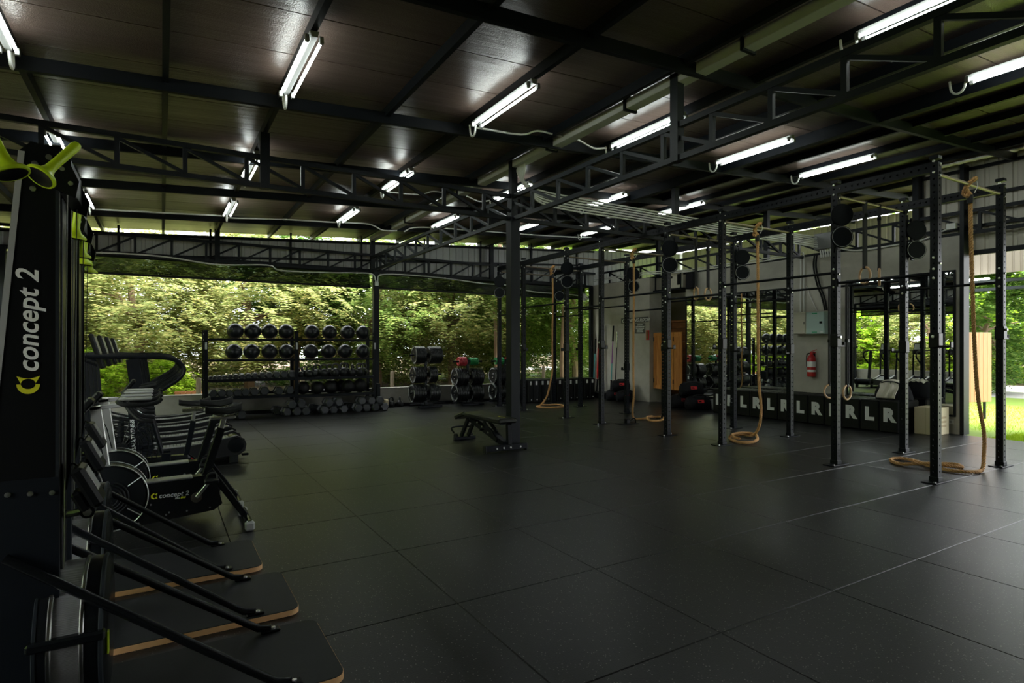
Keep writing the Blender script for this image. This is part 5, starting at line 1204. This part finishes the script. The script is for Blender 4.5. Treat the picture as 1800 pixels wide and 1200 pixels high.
MB().cyl((0.50,-0.26,0.045),(0.50,0.26,0.045),0.03,12).obj('rear_foot', K['rig'], t); MB().cyl((-0.52,-0.26,0.045),(-0.52,0.26,0.045),0.03,12).obj('front_foot', K['rig'], t); MB().bar((-0.45,0,0.14),(-0.52,0,0.05),0.05,0.05,ch=0.004).obj('front_leg', K['rig'], t); MB().bar((0.44,0,0.19),(0.50,0,0.05),0.05,0.05,ch=0.004).obj('rear_leg', K['rig'], t)
for sx in (-0.52,0.50):
    for sy in (-1,1): MB().cbox((sx-0.035,sy*0.26-0.03,0.002),(sx+0.035,sy*0.26+0.03,0.07),0.012).obj('foot_pad', K['rubber'], t)
po = MB().bar((-0.20,-0.0,0.30),(-0.235,-0.0,0.98),0.05,0.07,up=(1,0,0),ch=0.005).obj('front_post', K['rig'], t)
place_text('lettering', text_mesh('lettering','ASSAULTFITNESS',0.046,K['white_print'],0.0,0.0012,0.0006,1.0), po, (-0.195,-0.0268,0.40),(-0.05,0,1),(-1,0,-0.05))
mm = Matrix.Translation((-0.26,0,1.06)) @ Matrix.Rotation(radians(35),4,'Y'); MB().cbox((-0.02,-0.10,-0.08),(0.02,0.10,0.09),0.012,mm).obj('monitor', K['black_plastic'], t)

# ================================================================== CURVED TREADMILLS
def deck_z(x): return 0.215 + 0.20*((x+0.02)/0.85)**2 if x < 0 else 0.215 + 0.10*(x/0.85)**2
def treadmill():
    t = thing('curved_treadmill','x','treadmill')
    N = 40
    for k in range(N):                                     # slats of the running belt
        x0 = -0.80+1.58*k/N; x1 = -0.80+1.58*(k+1)/N-0.004; z0 = deck_z(x0); z1 = deck_z(x1)
        m = MB(); vs=[]
        for x,z in ((x0,z0),(x1,z1)): vs += [(x,-0.215,z),(x,0.215,z),(x,-0.215,z-0.018),(x,0.215,z-0.018)]
        m.add(vs,[(0,1,5,4),(2,6,7,3),(0,4,6,2),(1,3,7,5),(0,2,3,1),(4,5,7,6)]).obj('belt_slat', K['slat'], t, False)
    for sy in (-1,1):
        top = [(x,deck_z(x)+0.028) for x in [-0.84+1.68*i/24 for i in range(25)]]
        bot = [(0.86,0.10),(0.55,0.085),(0.0,0.075),(-0.55,0.09),(-0.86,0.15)]
        rim = top + [(0.92,0.30),(0.945,0.23),(0.93,0.15)] + bot + [(-0.92,0.25),(-0.92,0.38)]
        sp = MB().prism(rim, sy*0.225,sy*0.29,'y').obj('side_cover', K['tread_side'], t)
        MB().tube([(x,sy*0.258,z+0.004) for x,z in top],0.008,6).obj('side_step', K['mesh_grey'], sp)
        MB().lathe([(0.0,sy*0.294),(0.085,sy*0.294),(0.10,sy*0.288)],c=(0.82,0,0.225),axis='y',n=24).obj('roller_cap', K['black_gloss'], sp)
        # upright and looping handrail
        up_ = MB().bar((-0.12,sy*0.32,0.16),(-0.27,sy*0.32,1.32),0.055,0.13,up=(1,0,0),ch=0.006).obj('upright_post', K['rig'], t)
        if sy < 0: 
            pr = MB()
            for k,(za,zb) in enumerate(((0.62,0.68),(0.70,0.76),(0.78,0.80),(0.86,0.93))): pr.add([(-0.155-0.129*za-0.0+0.03,-0.3485,za),(-0.155-0.129*za+0.07,-0.3485,za-0.012),(-0.155-0.129*zb+0.07,-0.3485,zb-0.012),(-0.155-0.129*zb+0.03,-0.3485,zb)],[(0,1,2,3)])
            pr.obj('white_print', K['white_print'], up_, False)
        MB().tube(smooth([(-0.92,sy*0.32,1.36),(-0.4,sy*0.32,1.345),(0.02,sy*0.32,1.335),(0.18,sy*0.32,1.29),(0.25,sy*0.32,1.19),(0.20,sy*0.32,1.08),(0.02,sy*0.32,0.95),(-0.20,sy*0.32,0.80)],6),0.025,10).obj('handrail', K['rig'], t)
        MB().tube([(-0.92,sy*0.32,1.36),(-0.92,0,1.36)],0.022,10).obj('front_rail', K['rig'], t)
        MB().bar((-0.84,sy*0.27,0.16),(-0.92,sy*0.30,1.35),0.04,0.06,up=(1,0,0),ch=0.004).obj('front_strut', K['rig'], t)
        for x in (-0.80,0.80): MB().cbox((x-0.05,sy*0.26-0.03,0.002),(x+0.05,sy*0.26+0.03,0.10),0.008).obj('foot', K['rubber'], t)
    MB().cyl((0.82,-0.225,0.225),(0.82,0.225,0.225),0.092,24).obj('rear_roller', K['black_gloss'], t)
    MB().cyl((-0.82,-0.225,0.33),(-0.82,0.225,0.33),0.085,24).obj('front_roller', K['black_gloss'], t)
    MB().cbox((0.90,-0.20,0.07),(0.98,-0.14,0.10),0.006).obj('rear_handle', K['rig'], t); MB().cbox((0.90,0.14,0.07),(0.98,0.20,0.10),0.006).obj('rear_handle', K['rig'], t)
    MB().cbox((-0.86,-0.22,0.10),(0.86,0.22,0.14),0.01).obj('belly_frame', K['rig'], t)
    mm = Matrix.Translation((-0.62,0,1.40)) @ Matrix.Rotation(radians(-16),4,'Y')
    MB().cbox((-0.028,-0.16,-0.20),(0.022,0.16,0.22),0.015,mm).obj('console', K['black_plastic'], t); MB().cbox((0.022,-0.13,-0.02),(0.025,0.13,0.18),0.001,mm).obj('console_screen', K['grey_plastic'], t)
    MB().tube(smooth([(-0.90,-0.1,1.36),(-0.74,-0.1,1.30),(-0.62,-0.1,1.24)],4),0.015,8).obj('grip_hook', K['rig'], t)
    return t
K['slat'] = mat('treadmill_slat_rubber', (0.14,0.145,0.145), 0.5, bump=(150,0.2,0.002))
K['tread_side'] = mat('treadmill_side_plastic', (0.014,0.014,0.016), 0.30)
tp = treadmill(); tp.location = (-0.02,8.38,0); tp['label'] = 'black curved treadmill nearest the camera, behind the bikes'; tp['group'] = 'curved treadmills in a row'
for k, y in enumerate((9.40,10.55,11.70)): dup(tp,(-0.02,y,0),0,['black curved treadmill, second from the bikes','black curved treadmill, third from the bikes','black curved treadmill farthest from the camera, next to the far wall'][k])

# ================================================================== OUTDOORS
gr = MB().add([(-70,-40,-0.14),(90,-40,-0.14),(90,90,-0.14),(-70,90,-0.14)],[(0,1,2,3)]).obj('ground_outside', mat('dry_ground',(0.10,0.066,0.036),0.95,noise=(0.9,0.7,(0.155,0.108,0.062))), smooth=False); struct(gr,'dry straw-coloured ground outside the building')
lw = MB().box((11.5,-30,-0.135),(22.5,30,-0.10)).obj('ground_lawn', mat('lawn_soil',(0.10,0.18,0.012),0.9,noise=(3,0.8,(0.19,0.28,0.02))), smooth=False); struct(lw,'bright green lawn to the right of the building')
rd = MB().box((22.6,-30,-0.135),(30,40,-0.105)).obj('ground_road', K['road'], smooth=False); struct(rd,'pale asphalt road beyond the lawn')
R_ = random.Random(11)
def blades(name, label, cat, m_, boxes, n, h, w):
    m = MB()
    for i in range(n):
        x0,y0,x1,y1 = R_.choice(boxes); x = R_.uniform(x0,x1); y = R_.uniform(y0,y1); a = R_.uniform(0,pi); hh = h*R_.uniform(0.5,1.2); dx,dy = cos(a)*w,sin(a)*w; lx,ly = R_.uniform(-.6,.6)*hh,R_.uniform(-.6,.6)*hh
        m.add([(x-dx,y-dy,-0.13),(x+dx,y+dy,-0.13),(x+lx,y+ly,-0.13+hh)],[(0,1,2)])
    me = bpy.data.meshes.new(name); me.from_pydata(m.v,[],m.f); me.materials.append(K[m_]); me.update(); o = link(name, me); tag(o,label,cat,kind='stuff'); return o
blades('lawn_grass','short bright green lawn grass beside the gym','grass','grass',[(11.7,2.5,15,4.3),(13,4.3,19,8),(11.7,3,13,4.3)],26000,0.085,0.006)
blades('dry_grass','dry straw grass on the ground behind the far wall','grass','straw',[(-4,14.3,14,16.5),(-8,16,18,21)],24000,0.16,0.007)

# ---- trees
def crown_mesh(name, m_, seed, rx, ry, rz, nclus, fr, flen, leaf, droop, nl=8):
    q = random.Random(seed); vs=[]; fs=[]
    for c in range(nclus):
        while True:
            d = Vector((q.uniform(-1,1),q.uniform(-1,1),q.uniform(-1,1)))
            if 0.1 < d.length <= 1: break
        d = d.normalized()*(d.length**0.45); lob = 1+0.18*sin(5*d.x+3*d.y+seed)+0.14*sin(7*d.z+4*d.x)
        base = Vector((d.x*rx*lob,d.y*ry*lob,d.z*rz*lob)); out = Vector((d.x,d.y,d.z*0.4+0.15)).normalized()
        for f in range(fr):
            dr = (out+Vector((q.gauss(0,.55),q.gauss(0,.55),q.gauss(0,.35)))).normalized(); L_ = flen*q.uniform(0.6,1.25)
            p = base+Vector((q.gauss(0,.14),q.gauss(0,.14),q.gauss(0,.10))); sd_ = dr.cross(Vector((0,0,1)))
            sd_ = sd_.normalized() if sd_.length>1e-3 else Vector((1,0,0))
            for k in range(nl):
                t = (k+0.6)/nl; pt = p+dr*(L_*t)+Vector((0,0,-droop*L_*t*t))
                for s in (-1,1):
                    ld = (sd_*s+dr*0.35+Vector((q.gauss(0,.18),q.gauss(0,.18),-0.25*droop+q.gauss(0,.2)))).normalized(); ll = leaf*(1.15-0.5*t)*q.uniform(.7,1.2)
                    wd = ld.cross(Vector((q.gauss(0,.5),q.gauss(0,.5),1))).normalized()*(ll*0.20); i = len(vs)
                    vs += [pt[:],(pt+ld*ll*0.45+wd)[:],(pt+ld*ll)[:],(pt+ld*ll*0.45-wd)[:]]; fs.append((i,i+1,i+2,i+3))
    me = bpy.data.meshes.new(name); me.from_pydata(vs,[],fs); me.materials.append(K[m_]); me.update(); return me
CR = {'yellow': crown_mesh('foliage','leaf_yellow',1,2.6,2.0,2.5,620,4,0.55,0.15,0.75),
      'green': crown_mesh('foliage','leaf_green',2,2.4,2.0,2.4,600,4,0.50,0.15,0.7),
      'dark': crown_mesh('foliage','leaf_dark',3,2.0,1.9,2.1,520,4,0.34,0.17,0.5),
      'bright': crown_mesh('foliage','leaf_bright',4,2.0,1.8,2.0,480,4,0.40,0.16,0.5)}
def trunk_mesh(name, m_, h, r, seed):
    q = random.Random(seed); m = MB(); pts=[(0,0,-0.1)]
    for k in range(1,7): pts.append((q.gauss(0,.05)*k*0.6,q.gauss(0,.05)*k*0.6,h*k/6))
    m.tube(smooth(pts,3),[r*(1-0.55*i/18) for i in range(19)],8)
    for k in range(7):
        b = Vector(pts[3+k%4]); a = q.uniform(0,2*pi); e = b+Vector((cos(a)*q.uniform(.8,1.8),sin(a)*q.uniform(.8,1.6),q.uniform(.4,1.3))); mid=(b+e)/2+Vector((0,0,0.15))
        m.tube(smooth([b,mid,e],4),[r*0.4*(1-0.07*i) for i in range(9)],6)
    return m.mesh(name, K[m_])
TM = [trunk_mesh('trunk','bark',4.2,0.16,s) for s in (1,2)] + [trunk_mesh('trunk','palebark',5.0,0.10,3)]
DESC = {'yellow':'yellow-green feathery tree','green':'mid green feathery tree','dark':'dark green leafy tree','bright':'bright lime green leafy tree'}
def tree(label, kind, x, y, zc, s=1.0, trunk=0, sz=1.0, rz=None):
    t = thing('garden_tree', label, 'tree', (x,y,0)); t['group'] = 'trees around the gym'
    f = link('foliage', CR[kind], t); f['kind'] = 'stuff'; f.location = (0,0,zc); f.scale = (s,s,s*sz); f.rotation_euler = (0,0,R_.uniform(0,6) if rz is None else rz)
    if trunk is not None: k = link('trunk', TM[trunk], t); k.scale = (1,1,max(0.3,zc/4.0)); k.rotation_euler = (0,0,R_.uniform(0,6))
FAR = [('yellow',-3.2,19.0,2.7,1.05),('yellow',-0.6,18.2,2.6,1.0),('yellow',2.2,18.8,2.8,1.05),('dark',3.9,20.6,3.3,1.15),('green',6.0,18.6,2.8,1.0),('yellow',8.6,18.4,2.9,1.05),('green',11.0,18.8,2.8,1.05),('green',13.6,18.0,2.9,1.0),('green',16.2,18.8,3.0,1.1),('yellow',-6.4,19.6,2.8,1.1),('yellow',19.0,19.5,3.0,1.1)]
for k,(c,x,y,z,s) in enumerate(FAR): tree(f'{DESC[c]} beyond the low far wall, {ORD[k]} of the front row', c, x, y, z+0.25, s, 0, 0.78)
BACK = [('green',-5.0,24,3.6,1.5),('yellow',-1.2,24.5,4.0,1.5),('green',6.2,24.0,4.0,1.5),('yellow',10.2,24.5,4.0,1.6),('dark',13.8,24.0,3.8,1.5),('green',18.0,24.5,3.8,1.6)]
for k,(c,x,y,z,s) in enumerate(BACK): tree(f'tall {DESC[c]} in the back row beyond the far wall, {ORD[k]} along', c, x, y, z-0.9, s, 1, 0.72)
HED = [('green',-8,28),('yellow',-3.5,29),('green',1.0,28.5),('dark',5.0,28),('green',9.5,28.5),('yellow',14,28),('green',18.5,28.5),('green',23,28)]
for k,(c,x,y) in enumerate(HED): tree(f'low {DESC[c]} at the end of the dry field, {ORD[k]} along', c, x, y, 1.1, 1.25, None, 0.62)
tree('slender pale-barked tree seen behind the middle column','green',9.35,16.6,5.2,0.8,2); tree('slender pale-barked tree seen through the far bays of the rig','bright',11.9,16.4,5.2,0.75,2)
tree('low bright green shrub behind the treadmills','bright',-1.5,16.4,0.75,0.42,None,0.8); tree('low bright green shrub left of the storage rack','bright',0.0,16.9,0.6,0.34,None,0.8)
LEFT = [('bright',-6.5,3.5,2.0,1.1),('green',-7.0,7.0,2.2,1.1),('bright',-6.8,10.2,1.9,1.05),('yellow',-7.6,13.2,2.4,1.15),('bright',-6.4,16.2,1.8,1.0),('green',-10.5,9.0,3.6,1.5),('yellow',-11,14.5,3.6,1.6),('green',-12,4.0,3.6,1.5),('yellow',-9.5,19.0,3.4,1.4)]
for k,(c,x,y,z,s) in enumerate(LEFT): tree(f'{DESC[c]} outside the left opening, {ORD[k]} of that side', c, x, y, z, s)
RIGHT = [('dark',24.5,8.9,2.3,0.95),('bright',33,11.6,3.5,1.6),('green',36,16.5,4.2,2.0),('bright',34,8.0,3.0,1.5),('green',40,12.0,5.2,2.2),('yellow',39,5.0,4.5,2.0),('green',26.5,18,3.8,1.6)]
for k,(c,x,y,z,s) in enumerate(RIGHT): tree(f'{DESC[c]} beyond the lawn on the right, {ORD[k]} of that side', c, x, y, z, s)

# bank of shrubs outside the left opening
hb = MB(); n=24; vs=[]; fs=[]
for i in range(n+1):
    for j in range(9):
        y = -6+30*i/n; x = -5.0-1.6*j; vs.append((x,y,-0.14+0.26*j+0.25*sin(y*0.9+j)*min(1,j)))
for i in range(n):
    for j in range(8): q=i*9+j; fs.append((q,q+1,q+10,q+9))
o = hb.add(vs,fs).obj('ground_bank', mat('grassy_bank',(0.17,0.15,0.065),0.95,noise=(2.5,0.8,(0.27,0.24,0.11)))); struct(o,'grassy bank rising outside the left opening')

# fence posts with wire
for k,(x,y,h) in enumerate(((0.72,15.0,0.75),(5.35,15.2,0.80),(10.55,15.6,0.85),(8.0,15.4,0.7),(3.0,15.1,0.72))):
    o = MB().prism([(x+0.055*cos(a),y+0.055*sin(a)) for a in [pi/4*i for i in range(8)]],-0.14,h,'z').obj('fence_post', K['fencewood']); tag(o,f'weathered wooden fence post outside the far wall, {["behind the left end of the storage rack","left of the first plate tree","behind the far bays of the rig","behind the half hidden plate tree","behind the middle of the storage rack"][k]}','fence post','fence posts'); MB().cyl((x,y,h),(x,y,h+0.02),0.04,8).obj('post_cap', K['fencewood'], o)
t = thing('wooden_planter','dark brown slatted wooden planter on the dry ground behind the treadmills','planter',(0.55,16.2,-0.14))
for k in range(5): MB().cbox((-0.28+k*0.115,-0.22,0.02),(-0.28+k*0.115+0.105,-0.19,0.55),0.004).obj('slat', K['darkwood'], t)
MB().cbox((-0.29,-0.19,0.0),(0.30,0.22,0.52),0.01).obj('planter_box', K['darkwood'], t)

# pale board screen on the lawn
t = thing('board_screen','pale wooden board screen standing on the lawn','screen',(14.9,5.68,-0.1),radians(-16))
for k in range(12): MB().cbox((-0.86+k*0.120,-0.015,0.38),(-0.86+k*0.120+0.118,0.015,1.88),0.003).obj('board', K['palewood'], t)
for x in (-0.6,0.45): MB().cbox((x-0.025,0.02,0.0),(x+0.025,0.06,1.8),0.004).obj('leg', K['steel'], t)
for z in (0.6,1.6): MB().cbox((-0.86,0.015,z),(0.57,0.04,z+0.06),0.004).obj('back_rail', K['fencewood'], t)

# neighbouring building's ribbed eave
t = thing('neighbour_roof','cream ribbed eave of the neighbouring building above the lawn','roof',(20.5,0,0)); 
for k in range(14):
    o = link('eave_sheet', sheet_mesh('eave_sheet',0.745,3.58,4.50,4.50,K['eave']), t); o.location = (0,2.0+k*0.745,0); o.rotation_euler = (0,0,pi/2)
for z in (3.35,3.12): MB().cbox((0.3,2.0,z),(0.4,12.4,z+0.09),0.004).obj('eave_rail', K['steel_grey'], t)
MB().box((0.1,2.0,4.45),(5.0,12.4,4.52)).obj('roof_deck', K['sheet'], t, False)
for y in (2.1,12.3): MB().cbox((1.0,y-0.08,-0.1),(1.16,y+0.08,4.45),0.005).obj('post', K['steel_grey'], t)
l_ = MB().cyl((-0.3,7.25,3.42),(-0.3,8.3,3.42),0.03,10).obj('strip_lamp', K['tubelight'], t)
# red bar of a barrow at the right edge
